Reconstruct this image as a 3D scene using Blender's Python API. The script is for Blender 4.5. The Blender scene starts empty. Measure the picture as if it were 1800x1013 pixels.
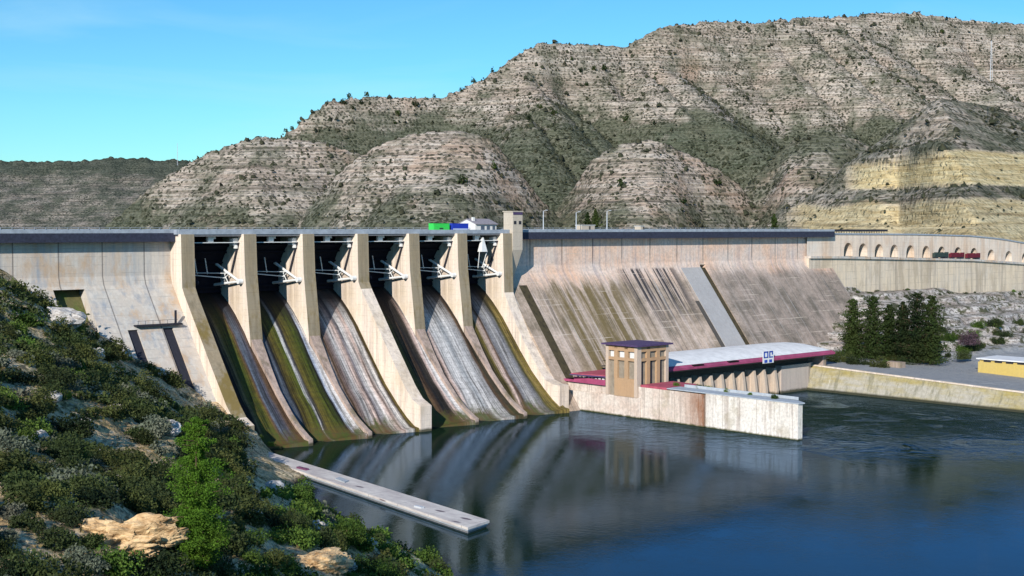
import bpy, bmesh, math, random
import numpy as np
random.seed(7); RNG = np.random.default_rng(11)
S = bpy.context.scene; COL = S.collection
# ------------------------------------------------------------------ frame
CAM_H = 58.08; CAM_F = 2374.0; CAM_P = 0.044
TH = 0.734; OX, OY = -86.9, 369.5
CT, ST = math.cos(TH), math.sin(TH)
SP = 19.5
def W(t, n, z=0.0): return (OX + t*CT + n*ST, OY + t*ST - n*CT, z)
def TN(x, y):
    dx = x-OX; dy = y-OY
    return dx*CT+dy*ST, dx*ST-dy*CT
# ------------------------------------------------------------------ noise
def _h(ix, iy, s):
    with np.errstate(over='ignore'):
        v = (ix.astype(np.int64)*374761393 + iy.astype(np.int64)*668265263 + s*1442695041) & 0x7fffffff
        v = ((v ^ (v >> 13)) * 1274126177) & 0x7fffffff
        v = (v ^ (v >> 16)) & 0xffffff
    return v/float(0xffffff)
def vn(x, y, s=0):
    x = np.asarray(x, float); y = np.asarray(y, float)
    ix = np.floor(x); iy = np.floor(y); fx = x-ix; fy = y-iy
    fx = fx*fx*(3-2*fx); fy = fy*fy*(3-2*fy)
    a = _h(ix, iy, s); b = _h(ix+1, iy, s); c = _h(ix, iy+1, s); d = _h(ix+1, iy+1, s)
    return (a*(1-fx)+b*fx)*(1-fy)+(c*(1-fx)+d*fx)*fy
def fbm(x, y, s=0, o=4):
    r = 0; a = .5; t = 0
    for k in range(o):
        r = r + a*vn(x*2**k, y*2**k, s+k*17); t += a; a *= .5
    return r/t
def sstep(a, b, x):
    u = np.clip((np.asarray(x, float)-a)/(b-a), 0, 1); return u*u*(3-2*u)
# ------------------------------------------------------------------ tagging
def tag(o, label=None, cat=None, group=None, kind=None):
    if label: o['label'] = label
    if cat: o['category'] = cat
    if group: o['group'] = group
    if kind: o['kind'] = kind
    return o
def empty(name, loc, rz=0.0, parent=None):
    o = bpy.data.objects.new(name, None); COL.objects.link(o)
    o.location = loc; o.rotation_euler = (0, 0, rz)
    if parent: o.parent = parent
    return o
def mesh_np(name, V, F, mats, parent=None, smooth=False, midx=None, loc=None, rz=0.0):
    V = np.asarray(V, np.float32); F = np.asarray(F, np.int32)
    me = bpy.data.meshes.new(name)
    k = F.shape[1]
    me.vertices.add(len(V)); me.vertices.foreach_set('co', V.ravel())
    me.loops.add(F.size); me.loops.foreach_set('vertex_index', F.ravel())
    me.polygons.add(len(F)); me.polygons.foreach_set('loop_start', np.arange(len(F), dtype=np.int32)*k)
    me.polygons.foreach_set('loop_total', np.full(len(F), k, np.int32))
    if midx is not None: me.polygons.foreach_set('material_index', np.asarray(midx, np.int32))
    if smooth: me.polygons.foreach_set('use_smooth', np.ones(len(F), bool))
    for m in (mats if isinstance(mats, (list, tuple)) else [mats]): me.materials.append(m)
    me.update(calc_edges=True); me.validate()
    o = bpy.data.objects.new(name, me); COL.objects.link(o)
    if parent: o.parent = parent
    if loc is not None: o.location = loc; o.rotation_euler = (0, 0, rz)
    return o
class MB:
    """collects pieces given in dam axes (t along the crest, n downstream, z up)"""
    def __init__(s, o=(0, 0, 0)): s.o = o; s.V = []; s.F = []; s.M = []
    def p(s, t, n, z): s.V.append((t-s.o[0], -(n-s.o[1]), z-s.o[2])); return len(s.V)-1
    def f(s, idx, m=0): s.F.append(tuple(idx)); s.M.append(m)
    def hexa(s, c, m=0):            # 8 corners bottom 4, top 4
        i = [s.p(*q) for q in c]
        for q in ((0,3,2,1),(4,5,6,7),(0,1,5,4),(1,2,6,5),(2,3,7,6),(3,0,4,7)): s.f([i[k] for k in q], m)
    def box(s, t0, t1, n0, n1, z0, z1, m=0):
        s.hexa([(t0,n0,z0),(t1,n0,z0),(t1,n1,z0),(t0,n1,z0),(t0,n0,z1),(t1,n0,z1),(t1,n1,z1),(t0,n1,z1)], m)
    def prism(s, prof, t0, t1, m=0, tf=None):   # closed profile of (n,z) swept along t
        a = [s.p(t0 if tf is None else tf(0, q), *q) for q in prof]; b = [s.p(t1 if tf is None else tf(1, q), *q) for q in prof]
        k = len(prof)
        s.f(a, m); s.f(b[::-1], m)
        for i in range(k): s.f((a[i], b[i], b[(i+1) % k], a[(i+1) % k]), m)
    def prism_z(s, prof, z0, z1, m=0):          # closed (t,n) outline swept up
        a = [s.p(q[0], q[1], z0) for q in prof]; b = [s.p(q[0], q[1], z1) for q in prof]
        k = len(prof); s.f(a[::-1], m); s.f(b, m)
        for i in range(k): s.f((a[i], a[(i+1) % k], b[(i+1) % k], b[i]), m)
    def tube(s, P, Q, r, k=6, m=0, r2=None):
        P = np.array(P, float); Q = np.array(Q, float); d = Q-P; d /= np.linalg.norm(d)
        u = np.cross(d, (0, 0, 1)) if abs(d[2]) < .95 else np.cross(d, (1, 0, 0)); u /= np.linalg.norm(u); v = np.cross(d, u)
        r2 = r if r2 is None else r2; a = []; b = []
        for j in range(k):
            w = 2*math.pi*j/k; e = math.cos(w)*u+math.sin(w)*v
            a.append(s.p(*(P+e*r))); b.append(s.p(*(Q+e*r2)))
        s.f(a[::-1], m); s.f(b, m)
        for j in range(k): s.f((a[j], a[(j+1) % k], b[(j+1) % k], b[j]), m)
    def build(s, name, mats, parent=None, top=False, bevel=0, smooth=False):
        me = bpy.data.meshes.new(name); me.from_pydata(s.V, [], s.F)
        for m in (mats if isinstance(mats, (list, tuple)) else [mats]): me.materials.append(m)
        me.polygons.foreach_set('material_index', s.M)
        bm = bmesh.new(); bm.from_mesh(me); bmesh.ops.recalc_face_normals(bm, faces=bm.faces)
        if bevel: bmesh.ops.bevel(bm, geom=list(bm.edges), offset=bevel, segments=1, affect='EDGES')
        bm.to_mesh(me); bm.free()
        if smooth: me.polygons.foreach_set('use_smooth', np.ones(len(me.polygons), bool))
        o = bpy.data.objects.new(name, me); COL.objects.link(o)
        if parent: o.parent = parent
        if top: o.location = W(*s.o); o.rotation_euler = (0, 0, TH)
        return o
# ------------------------------------------------------------------ materials
class NT:
    def __init__(s, name):
        s.m = bpy.data.materials.new(name); s.m.use_nodes = True; s.t = s.m.node_tree; s.t.nodes.clear()
        s.out = s.n('ShaderNodeOutputMaterial'); s.b = s.n('ShaderNodeBsdfPrincipled'); s.l(s.b.outputs[0], s.out.inputs[0])
        s.b.inputs['Specular IOR Level'].default_value = .25; s.b.inputs['Roughness'].default_value = .85
    def n(s, k, **kw):
        q = s.t.nodes.new(k)
        for a, v in kw.items(): setattr(q, a, v)
        return q
    def l(s, a, b): s.t.links.new(a, b)
    def coord(s, scale=(1,1,1), world=False, rot=(0,0,0), off=(0,0,0)):
        c = s.n('ShaderNodeNewGeometry').outputs['Position'] if world else s.n('ShaderNodeTexCoord').outputs['Object']
        m = s.n('ShaderNodeMapping'); m.inputs['Scale'].default_value = scale; m.inputs['Rotation'].default_value = rot; m.inputs['Location'].default_value = off
        s.l(c, m.inputs[0]); return m.outputs[0]
    def noise(s, vec, sc=1, det=6, rough=.55, dist=0):
        q = s.n('ShaderNodeTexNoise'); q.inputs['Scale'].default_value = sc; q.inputs['Detail'].default_value = det
        q.inputs['Roughness'].default_value = rough; q.inputs['Distortion'].default_value = dist; s.l(vec, q.inputs['Vector']); return q.outputs['Fac']
    def vor(s, vec, sc=1, feat='F1'):
        q = s.n('ShaderNodeTexVoronoi', feature=feat); q.inputs['Scale'].default_value = sc; s.l(vec, q.inputs['Vector']); return q.outputs['Distance']
    def ramp(s, fac, st, interp='LINEAR'):
        q = s.n('ShaderNodeValToRGB'); r = q.color_ramp; r.interpolation = interp
        while len(r.elements) < len(st): r.elements.new(.5)
        for e, (p, c) in zip(r.elements, st):
            e.position = p; e.color = (c, c, c, 1) if isinstance(c, (int, float)) else (*c, 1)
        s.l(fac, q.inputs[0]); return q.outputs[0]
    def mix(s, fac, a, b, mode='MIX'):
        q = s.n('ShaderNodeMix', data_type='RGBA', blend_type=mode, clamp_factor=True)
        for sock, v in ((q.inputs[0], fac), (q.inputs[6], a), (q.inputs[7], b)):
            if isinstance(v, (int, float)): sock.default_value = v
            elif isinstance(v, tuple): sock.default_value = (*v, 1)
            else: s.l(v, sock)
        return q.outputs[2]
    def math(s, op, a, b=0.0, c=None):
        q = s.n('ShaderNodeMath', operation=op)
        for i, v in enumerate((a, b) if c is None else (a, b, c)):
            if isinstance(v, (int, float)): q.inputs[i].default_value = v
            else: s.l(v, q.inputs[i])
        return q.outputs[0]
    def xyz(s, vec):
        q = s.n('ShaderNodeSeparateXYZ'); s.l(vec, q.inputs[0]); return q.outputs
    def bump(s, h, st=.3, d=.1):
        q = s.n('ShaderNodeBump'); q.inputs['Strength'].default_value = st; q.inputs['Distance'].default_value = d
        s.l(h, q.inputs['Height']); s.l(q.outputs[0], s.b.inputs['Normal'])
    def col(s, c, rough=None):
        if isinstance(c, tuple): s.b.inputs['Base Color'].default_value = (*c, 1)
        else: s.l(c, s.b.inputs['Base Color'])
        if rough is not None: s.b.inputs['Roughness'].default_value = rough
        return s.m
def concrete(name, base, alt, stain, amt=.5, lift=1.6, joint=0, streak=.35, moss=None, mossamt=.4, spk=.15):
    k = NT(name); o = k.coord(); X = k.xyz(o)
    big = k.noise(k.coord((.06,.06,.08)), 1, 5, .6)
    c = k.mix(k.ramp(big, [(.35, 0), (.65, 1)]), base, alt)
    st = k.noise(k.coord((streak, streak, streak*.07)), 1, 7, .65)
    c = k.mix(k.math('MULTIPLY', k.ramp(st, [(.48, 0), (.68, 1)]), amt), c, stain)
    st2 = k.noise(k.coord((streak*2.6, streak*2.6, streak*.12), off=(7,3,1)), 1, 5, .6)
    c = k.mix(k.math('MULTIPLY', k.ramp(st2, [(.5, 0), (.62, 1)]), amt*.5), c, tuple(v*1.25 for v in base))
    if moss:
        mn = k.noise(k.coord((.12,.12,.05), off=(3,9,2)), 1, 7, .65)
        c = k.mix(k.math('MULTIPLY', k.ramp(mn, [(.5, 0), (.6, 1)]), mossamt), c, moss)
    if lift:
        w = k.math('FRACT', k.math('DIVIDE', X[2], lift)); ln = k.math('LESS_THAN', w, .07)
        brk = k.ramp(k.noise(k.coord((.25,.25,.9)), 1, 4), [(.42, 0), (.6, 1)])
        c = k.mix(k.math('MULTIPLY', k.math('MULTIPLY', ln, brk), .45), c, tuple(v*.5 for v in base))
    if joint:
        w = k.math('FRACT', k.math('DIVIDE', X[0], joint)); ln = k.math('LESS_THAN', w, .35/joint)
        c = k.mix(k.math('MULTIPLY', ln, .6), c, (.06, .055, .06))
    sp = k.noise(k.coord((1.3,1.3,1.3)), 1, 8, .7)
    c = k.mix(spk, c, k.ramp(sp, [(.35, .12), (.62, .7)]), 'MULTIPLY') if spk else c
    wz_ = k.math('ADD', k.xyz(k.coord(world=True))[2], k.math('MULTIPLY', k.noise(k.coord((.5,.5,.5)), 1, 4), 1.2))
    c = k.mix(k.ramp(k.math('DIVIDE', wz_, 10), [(.11, .92), (.19, 0)]), c, (.05,.05,.025))
    k.col(c, .88); k.bump(k.math('ADD', sp, k.math('MULTIPLY', st, .5)), .5, .12)
    return k.m
def flat(name, c, rough=.6, var=.25, metal=0, sc=1.5):
    k = NT(name); nz = k.noise(k.coord((sc,sc,sc)), 1, 5, .6)
    k.col(k.mix(k.ramp(nz, [(.3, 0), (.7, 1)]), tuple(v*(1-var) for v in c), tuple(min(1, v*(1+var)) for v in c)), rough)
    k.b.inputs['Metallic'].default_value = metal; k.bump(nz, .2, .03); return k.m
CREAM = (.60,.52,.43); 
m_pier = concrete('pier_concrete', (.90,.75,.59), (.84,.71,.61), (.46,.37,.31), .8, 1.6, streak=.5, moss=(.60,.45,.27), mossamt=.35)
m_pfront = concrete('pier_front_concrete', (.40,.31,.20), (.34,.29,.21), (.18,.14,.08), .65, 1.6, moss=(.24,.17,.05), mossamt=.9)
m_rib = concrete('rib_concrete', (.56,.42,.35), (.44,.34,.29), (.16,.12,.09), .75, 1.2, moss=(.16,.14,.05), mossamt=.5)
m_lwall = concrete('left_wall_concrete', (.60,.56,.50), (.66,.56,.47), (.36,.39,.43), .95, 2.2, joint=12, streak=.30, moss=(.60,.42,.27), mossamt=.8)
m_crest = flat('parapet_concrete', (.33,.37,.42), .7, .2, sc=.6)
m_deck = flat('deck_concrete', (.20,.20,.21), .8, .2)
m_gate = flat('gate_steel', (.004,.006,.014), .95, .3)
m_white = flat('white_painted_steel', (.78,.78,.76), .5, .08)
m_dark = flat('dark_steel_and_slot_shade', (.03,.03,.04), .6, .2)
m_brown = flat('dark_beam', (.012,.008,.008), .9, .3)
m_red = flat('red_roofing', (.44,.09,.13), .75, .25, sc=.5)
m_redband = flat('faded_red_fascia', (.36,.07,.15), .75, .22, sc=.35)
m_vault = flat('pale_roof_concrete', (.76,.75,.74), .8, .14, sc=.35)
m_purple = flat('slate_roof', (.085,.055,.13), .6, .2)
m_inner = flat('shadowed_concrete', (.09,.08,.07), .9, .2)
# ------------------------------------------------------------------ DAM
def g6(z): return -6+max(0., (44-z))*.77
DAM = empty('concrete_dam', W(0, 0, 0), TH)
tag(DAM, 'long concrete gravity dam with six gated spillway chutes above the dark river', 'dam')
CH = [(-17,40),(-13,39.5),(-9,37),(-5,33.7),(0,28.7),(4,23.8),(8.6,18.3),(14,12.2),(19.8,7),(24,3.9),(28,1.6),(30,1.3),(30.2,-4)]
def chute_mat(i, stops, rough=.75):
    k = NT('chute_surface_%d' % i); X = k.xyz(k.coord())
    wob = k.noise(k.coord((.5,.07,.07), off=(i*5,0,0)), 1, 5, .6)
    fine = k.noise(k.coord((3.2,.05,.05), off=(i*3,1,0)), 1, 6, .7)
    u = k.math('DIVIDE', X[0], 15.5)
    u = k.math('ADD', u, k.math('MULTIPLY', k.math('SUBTRACT', wob, .5), .10)); u = k.math('ADD', u, k.math('MULTIPLY', k.math('SUBTRACT', fine, .5), .10))
    c = k.ramp(u, stops)
    c = k.mix(.85, c, k.ramp(fine, [(.37, .10), (.46, .75), (.56, 1.0)]), 'MULTIPLY')
    f2 = k.noise(k.coord((1.1,.035,.035), off=(i*7,2,5)), 1, 5, .7); c = k.mix(.8, c, k.ramp(f2, [(.38, .18), (.5, 1.0)]), 'MULTIPLY')
    gr_ = k.noise(k.coord((1.2,.8,.8), off=(i,2,5)), 1, 7, .7); c = k.mix(.6, c, k.ramp(gr_, [(.35, .35), (.58, 1.0)]), 'MULTIPLY')
    # toe moss
    lo = k.math('SUBTRACT', 1, k.math('DIVIDE', X[2], 9.0))
    mm = k.noise(k.coord((.5,.25,.25), off=(2,i,4)), 1, 6, .7)
    toe = k.ramp(k.math('ADD', k.math('MULTIPLY', lo, .5), k.math('MULTIPLY', mm, .55)), [(.52, 0), (.68, 1)])
    left = k.ramp(u, [(.0, 1), (.5, .9), (.75, .25 if i in (2, 4, 5) else .9)])
    c = k.mix(k.math('MULTIPLY', toe, left), c, k.mix(k.ramp(mm, [(.4, 0), (.6, 1)]), (.10,.055,.02), (.06,.075,.015)))
    lift = k.math('LESS_THAN', k.math('FRACT', k.math('DIVIDE', X[2], 1.5)), .08)
    c = k.mix(k.math('MULTIPLY', lift, .3), c, (.03,.03,.03))
    gate_shade = k.ramp(k.math('DIVIDE', X[2], 50), [(.58, 0), (.74, .93)]); c = k.mix(gate_shade, c, (.008,.008,.010))  # near-black towards the chute top: shadow under the gate put into the colour
    k.col(c, rough); k.bump(fine, .6, .15); return k.m
MO = (.15,.115,.022); MG = (.075,.10,.012); BK = (.012,.012,.014); GY = (.55,.53,.52); LG = (.84,.80,.77); PK = (.78,.58,.50); BR = (.13,.075,.04); BL = (.14,.17,.22); GO = (.30,.22,.07)
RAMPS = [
 [(0,BK),(.40,BK),(.46,(.28,.19,.09)),(.52,MO),(.64,MG),(.72,MO),(.76,BR),(.80,BL),(.93,(.10,.10,.13)),(1,BR)],  # black left stops put the long pier's shadow into the chute colour
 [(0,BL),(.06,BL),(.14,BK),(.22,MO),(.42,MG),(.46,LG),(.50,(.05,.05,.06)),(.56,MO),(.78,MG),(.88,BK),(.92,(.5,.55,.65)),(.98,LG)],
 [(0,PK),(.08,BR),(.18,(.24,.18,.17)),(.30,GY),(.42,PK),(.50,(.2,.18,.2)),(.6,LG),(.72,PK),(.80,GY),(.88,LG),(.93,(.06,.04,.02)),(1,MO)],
 [(0,BK),(.12,PK),(.20,GO),(.28,MG),(.45,MO),(.60,BR),(.72,BK),(.85,(.05,.04,.03)),(.95,PK),(1,LG)],  # black first stop: guide pier's shadow put into the colour
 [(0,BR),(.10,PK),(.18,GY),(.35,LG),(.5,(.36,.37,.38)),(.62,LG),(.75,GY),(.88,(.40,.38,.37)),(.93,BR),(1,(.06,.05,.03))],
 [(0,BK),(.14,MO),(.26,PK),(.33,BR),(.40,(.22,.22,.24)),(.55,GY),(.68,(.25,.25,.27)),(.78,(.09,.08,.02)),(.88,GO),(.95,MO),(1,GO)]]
for i in range(6):
    t0 = i*SP; t1 = (i+1)*SP-4
    mb = MB((t0, 0, 0))
    us = np.linspace(0, 1, 9); rows = []
    # finer profile by linear subdivision, with a shallow lengthwise hollow in the middle of the chute
    prof = []
    for a, b in zip(CH[:-1], CH[1:]):
        for q in (0, .34, .67): prof.append((a[0]+(b[0]-a[0])*q, a[1]+(b[1]-a[1])*q))
    prof.append(CH[-1])
    for (n, z) in prof:
        r = []
        for u in us:
            dz = -1.1*sstep(2, 16, n)*(1-u)**1.2*sstep(31, 24, n) - (2.0*sstep(18, 28, n)*(1-u) if n < 30.1 else 0)
            dn = -5.0*(1-u)*sstep(16, 30, n)
            wd = 1.35*float(sstep(3.2, 9, n)); r.append(mb.p(t0-wd+u*(t1-t0+2*wd), n+dn, max(z+dz, -4)))
        rows.append(r)
    for a, b in zip(rows[:-1], rows[1:]):
        for j in range(8): mb.f((a[j], a[j+1], b[j+1], b[j]))
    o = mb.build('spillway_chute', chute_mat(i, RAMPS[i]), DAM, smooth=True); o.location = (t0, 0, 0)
LONG = [(-16,56.5),(0,56.5),(.4,42),(1.6,40),(5,35.6),(14.6,23),(23,12.4),(26.5,9),(30.4,7.3),(30.4,-4),(-16,-4)]
P7 = [(-16,56.5),(0,56.5),(.7,37),(3,32.6),(9.8,22),(17.5,12.5),(20.5,9.6),(24,8.6),(27,8.4),(27,-4),(-16,-4)]
SHORT = [(-16,56.5),(0,56.5),(.5,45),(3.1,26.3),(3.1,20),(-16,20)]
def chz(n):
    a = [c[0] for c in CH[:-1]]; return float(np.interp(n, a, [c[1] for c in CH[:-1]]))
for i in range(7):
    t1 = i*SP; t0 = t1-4; mb = MB((t0, 0, 0))
    pr = LONG if i in (0, 3) else (P7 if i == 6 else SHORT)
    if i == 3:  # guide wall flares at its toe
        mb.prism(pr, t0, t1)
    else: mb.prism(pr, t0, t1)
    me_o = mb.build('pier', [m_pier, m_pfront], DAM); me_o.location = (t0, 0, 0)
    for p in me_o.data.polygons:    # downstream faces: darker concrete, weathering plus the weaker sun put into its colour
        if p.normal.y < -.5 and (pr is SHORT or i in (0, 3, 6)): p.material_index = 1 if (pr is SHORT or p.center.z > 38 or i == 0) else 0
    # rounded shoulder near the top, recessed ladder strip
    if pr is SHORT:
        mb = MB((t0, 0, 0)); rp = []
        for n in (3.0, 6, 8.6, 14, 19.8, 24, 28.5): rp.append((n, chz(n)+float(np.interp(n, [3, 9, 28], [1.9, 1.2, .9]))))
        rp = [(0, 27)] + rp + [(30.0, 1.8), (30.3, -4), (0, -4)]
        mb.prism(rp, t0+.3, t1-.3, tf=lambda e, q_: (t0+.3+1.0*float(sstep(2, 16, q_[0]))) if e == 0 else (t1-.3-1.0*float(sstep(2, 16, q_[0])))); o = mb.build('dividing_rib', m_rib, DAM); o.location = (t0, 0, 0)
# gates -----------------------------------------------------------------
def gate(i):
    t0 = i*SP+.05; t1 = (i+1)*SP-4.05; mb = MB((t0, 0, 0)); R = 12.6; cn, cz = -1.0, 43.2
    arc = [(cn-R*math.cos(a), cz+R*math.sin(a)) for a in np.radians(np.linspace(-17, 56, 12))]
    inner = [(cn-(R-.5)*math.cos(a), cz+(R-.5)*math.sin(a)) for a in np.radians(np.linspace(56, -17, 12))]
    mb.prism(arc+inner, t0, t1)
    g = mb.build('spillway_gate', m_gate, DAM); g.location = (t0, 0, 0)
    for ang in (-10, 8, 26, 44):
        a = math.radians(ang); q = MB((t0, 0, 0)); c = (cn-(R-.9)*math.cos(a), cz+(R-.9)*math.sin(a))
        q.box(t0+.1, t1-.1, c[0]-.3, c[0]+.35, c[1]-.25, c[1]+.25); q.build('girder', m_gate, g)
    for tt, sgn in ((t0+.9, 1), (t1-.9, -1)):  # left arms, braces and trunnions take gate colour: bay shadow put into it
        for ang in (-6, 24):
            a = math.radians(ang); q = MB((t0, 0, 0)); e = (tt+sgn*1.2, cn-(R-.9)*math.cos(a), cz+(R-.9)*math.sin(a))
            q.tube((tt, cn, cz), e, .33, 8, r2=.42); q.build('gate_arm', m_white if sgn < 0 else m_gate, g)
        a0, a1 = math.radians(-6), math.radians(24); q = MB((t0, 0, 0))
        for f1, f2 in ((.45, .75), (.75, .45), (.6, .6)):
            q.tube((tt+sgn*1.2*f1, cn-(R-.9)*f1*math.cos(a0), cz+(R-.9)*f1*math.sin(a0)), (tt+sgn*1.2*f2, cn-(R-.9)*f2*math.cos(a1), cz+(R-.9)*f2*math.sin(a1)), .13, 6)
        q.build('arm_brace', m_white if sgn < 0 else m_gate, g)
        q = MB((t0, 0, 0)); q.tube((tt-.85*sgn, cn, cz), (tt+.5*sgn, cn, cz), .75, 10); q.build('trunnion', m_white if sgn < 0 else m_gate, g)
    for tt in (t0+6.0, t0+9.3):     # lifting rods standing on the skin
        q = MB((t0, 0, 0)); q.tube((tt, -9.6, 45.2), (tt-.4, -10.2, 49.6), .16, 6); q.tube((tt-.3, -8.8, 45.6), (tt, -9.6, 45.2), .12, 6); q.build('lifting_rod', m_white, g)
    q = MB((t0, 0, 0)); q.tube((t1-.3, -2.4, 54.2), (t1-.4, -6.2, 45.6), .3, 6); q.build('hoist_chain', m_dark, g)
    q = MB((t0, 0, 0)); q.tube((t0+4.5, -9.2, 45.0), (t1-1.6, -7.2, 44.0), .15, 6); q.tube((t0+5.5, -9.6, 45.6), (t1-2.0, -6.0, 45.4), .12, 6); q.build('cross_strut', m_white, g)
    return g
for i in range(6):
    gate(i); t0 = i*SP; t1 = (i+1)*SP-4
    q = MB((t0, 0, 0)); q.box(t0, t1, -3.4, -2.2, 54.05, 54.25); o = q.build('service_walkway', m_white, DAM); o.location = (t0, 0, 0)
    q = MB((t0, 0, 0)); q.box(t0, t1, -12.5, -11.8, 53.6, 56.4); o = q.build('hoist_beam', m_brown, DAM); o.location = (t0, 0, 0)
    q = MB((t0, 0, 0)); q.box(t0+6.0, t0+7.7, -4.2, -3.0, 54.3, 56.1, 0); q.box(t0+7.7, t0+8.5, -4.0, -3.2, 55.2, 56.0, 0)
    o = q.build('hoist_cabinet', m_white, DAM, bevel=.06); o.location = (t0, 0, 0)
    q = MB((t0, 0, 0)); q.box(t1-1.6, t1-.02, -5.2, -3.0, 53.2, 55.4); q.box(t1-1.2, t1-.4, -3.6, -2.6, 52.4, 53.4, 0); o = q.build('hoist_bracket', m_white, DAM, bevel=.08); o.location = (t0, 0, 0)
# one bay carries a maintenance cradle
q = MB((0, 0, 0)); q.hexa([(105.0,-3.5,50.5),(107.6,-3.5,50.5),(107.6,-1.5,50.5),(105.0,-1.5,50.5),(106.0,-2.9,55.2),(106.4,-2.9,55.2),(106.4,-2.1,55.2),(106.0,-2.1,55.2)])
q.tube((104.6,-2,50.6),(105.6,-4,45.2),.15); q.tube((107.8,-2,50.6),(107.4,-4,45.2),.15)
q.build('lifting_tackle', m_white, DAM)
# deck, parapet ------------------------------------------------------------
q = MB(); q.box(-420, -4, -16, -3.3, 55.9, 56.9); q.box(-4, 117, -16, -1.4, 55.9, 56.9); q.box(117, 305, -16, -3.3, 55.9, 56.9); q.build('road_deck', m_deck, DAM)
q = MB()
for (a, b, n) in ((-420,-4,-3.3),(-4,117,-1.4),(117,305,-3.3)):
    q.box(a, b, n-.3, n+.28, 56.85 if n < -2 else 56.45, 57.7); q.box(a, b, -16.3, -15.9, 56.7, 57.95)
q.box(-4.5,-3.9,-3.3,-1.4,56.45,57.75); q.box(116.8,117.3,-3.3,-1.4,56.45,57.75)
q.build('parapet', m_crest, DAM)
q = MB(); q.box(-420,-4.02,-3.6,-3.05,54.5,56.84); q.box(117.02,305,-3.6,-3.05,54.5,56.84); q.build('fascia_shade_band', flat('fascia_with_deck_shade',(.035,.04,.065),.8,.3), DAM)  # fascia made deeper and dark so its colour also carries the deck's shadow
q = MB()
for t in np.arange(-200, 300, 3.0): q.box(t-.05, t+.05, -15.75, -15.65, 57.95, 58.35)
q.box(-200, 300, -15.73, -15.67, 58.32, 58.4); q.build('railing', m_crest, DAM)
# left wall -------------------------------------------------------------------
def wallprof(top=55.9, zr=None, d=0, nb=-30):
    z = [top, 45.4, 43, 32, 20, 8, -6]
    return [(nb, top)] + [(g6(q)-(.0 if q > 44 else 0), q) for q in z] + [(nb, -6)]
def slotprof(ztop, depth, top=55.9):
    a = [(-30, top)] + [(g6(q), q) for q in (top, 45.4, 43) if q > ztop] + [(g6(ztop), ztop), (g6(ztop)-depth, ztop)] + [(g6(q)-depth, q) for q in (ztop*.5, -6)] + [(-30, -6)]
    return a
mL = MB()
for (a, b, k) in ((-420,-38,0),(-38,-29.5,2),(-29.5,-21.6,0),(-21.6,-18.8,1),(-18.8,-11.6,0),(-11.6,-8.6,1),(-8.6,-4,0)):
    mL.prism(wallprof() if k == 0 else (slotprof(31.5, 8.0) if k == 1 else slotprof(42.2, 4.5)), a, b)
mL.build('dam_wall', m_lwall, DAM)
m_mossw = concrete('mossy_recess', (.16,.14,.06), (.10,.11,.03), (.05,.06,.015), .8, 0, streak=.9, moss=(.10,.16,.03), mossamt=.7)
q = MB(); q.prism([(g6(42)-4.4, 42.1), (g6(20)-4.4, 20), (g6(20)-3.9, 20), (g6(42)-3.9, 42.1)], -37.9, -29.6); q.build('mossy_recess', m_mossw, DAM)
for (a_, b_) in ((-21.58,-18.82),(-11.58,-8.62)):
    q = MB(); q.prism([(g6(31.4)-7.9, 31.4), (g6(31.4)-.6, 31.4), (g6(4)-.6, 4), (g6(4)-7.9, 4)], a_, b_); q.build('slot_shade_block', m_dark, DAM)  # dark box added in each slot to stand in for its shade
q = MB(); q.box(-19.5, -6.2, .5, 4.6, 32.3, 32.75); q.build('gallery_ledge', m_dark, DAM)
q = MB(); q.box(-8.0, -7.5, 3.4, 3.8, 32.75, 36.2)
q.build('gallery_post', m_dark, DAM)
q = MB()
for t in np.arange(-19, -8, 2.1): q.box(t-.04, t+.04, 4.4, 4.48, 32.75, 33.8)
q.box(-19.2, -7.6, 4.4, 4.46, 33.75, 33.83); q.build('gallery_railing', m_dark, DAM)
# right wall -----------------------------------------------------------------
kk = NT('right_wall_concrete'); o = kk.coord(); X = kk.xyz(o)
up = kk.mix(kk.ramp(kk.noise(kk.coord((.07,.07,.09)), 1, 6, .6), [(.35,0),(.65,1)]), (.86,.56,.39), (.80,.66,.57))
stU = kk.noise(kk.coord((.9,.0,.035)), 1, 6, .65)
up = kk.mix(kk.math('MULTIPLY', kk.ramp(stU, [(.5,0),(.66,1)]), .6), up, (.36,.32,.36))
up = kk.mix(kk.math('MULTIPLY', kk.ramp(kk.noise(kk.coord((1.7,0,.05), off=(4,0,0)), 1, 4, .6), [(.55,0),(.68,1)]), .55), up, (.78,.72,.68))
stL = kk.noise(kk.coord((.32,0,.018), off=(9,0,3)), 1, 7, .68)
pt = kk.noise(kk.coord((.09,.0,.13), off=(1,0,8)), 1, 7, .7)
lowc = kk.mix(kk.ramp(pt, [(.38,0),(.6,1)]), (.27,.215,.155), (.60,.46,.365))
lowc = kk.mix(kk.ramp(stL, [(.40,0),(.5,1)]), kk.mix(.5, lowc, (.76,.62,.54)), lowc)
lowc = kk.mix(kk.math('MULTIPLY', kk.ramp(kk.noise(kk.coord((.55,0,.022), off=(2,0,3)), 1, 6, .7), [(.56,0),(.64,1)]), .8), lowc, (.10,.09,.08))
lowc = kk.mix(kk.math('MULTIPLY', kk.ramp(kk.noise(kk.coord((.8,0,.02), off=(12,0,3)), 1, 4, .6), [(.60,0),(.68,1)]), .85), lowc, (.74,.68,.64))
zf = kk.math('ADD', X[2], kk.math('MULTIPLY', kk.math('SUBTRACT', kk.noise(kk.coord((.35,0,.06), off=(2,2,2)), 1, 6, .7), .5), 16))
c = kk.mix(kk.ramp(kk.math('DIVIDE', zf, 60), [(.62,0),(.70,1)]), lowc, up)
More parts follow.
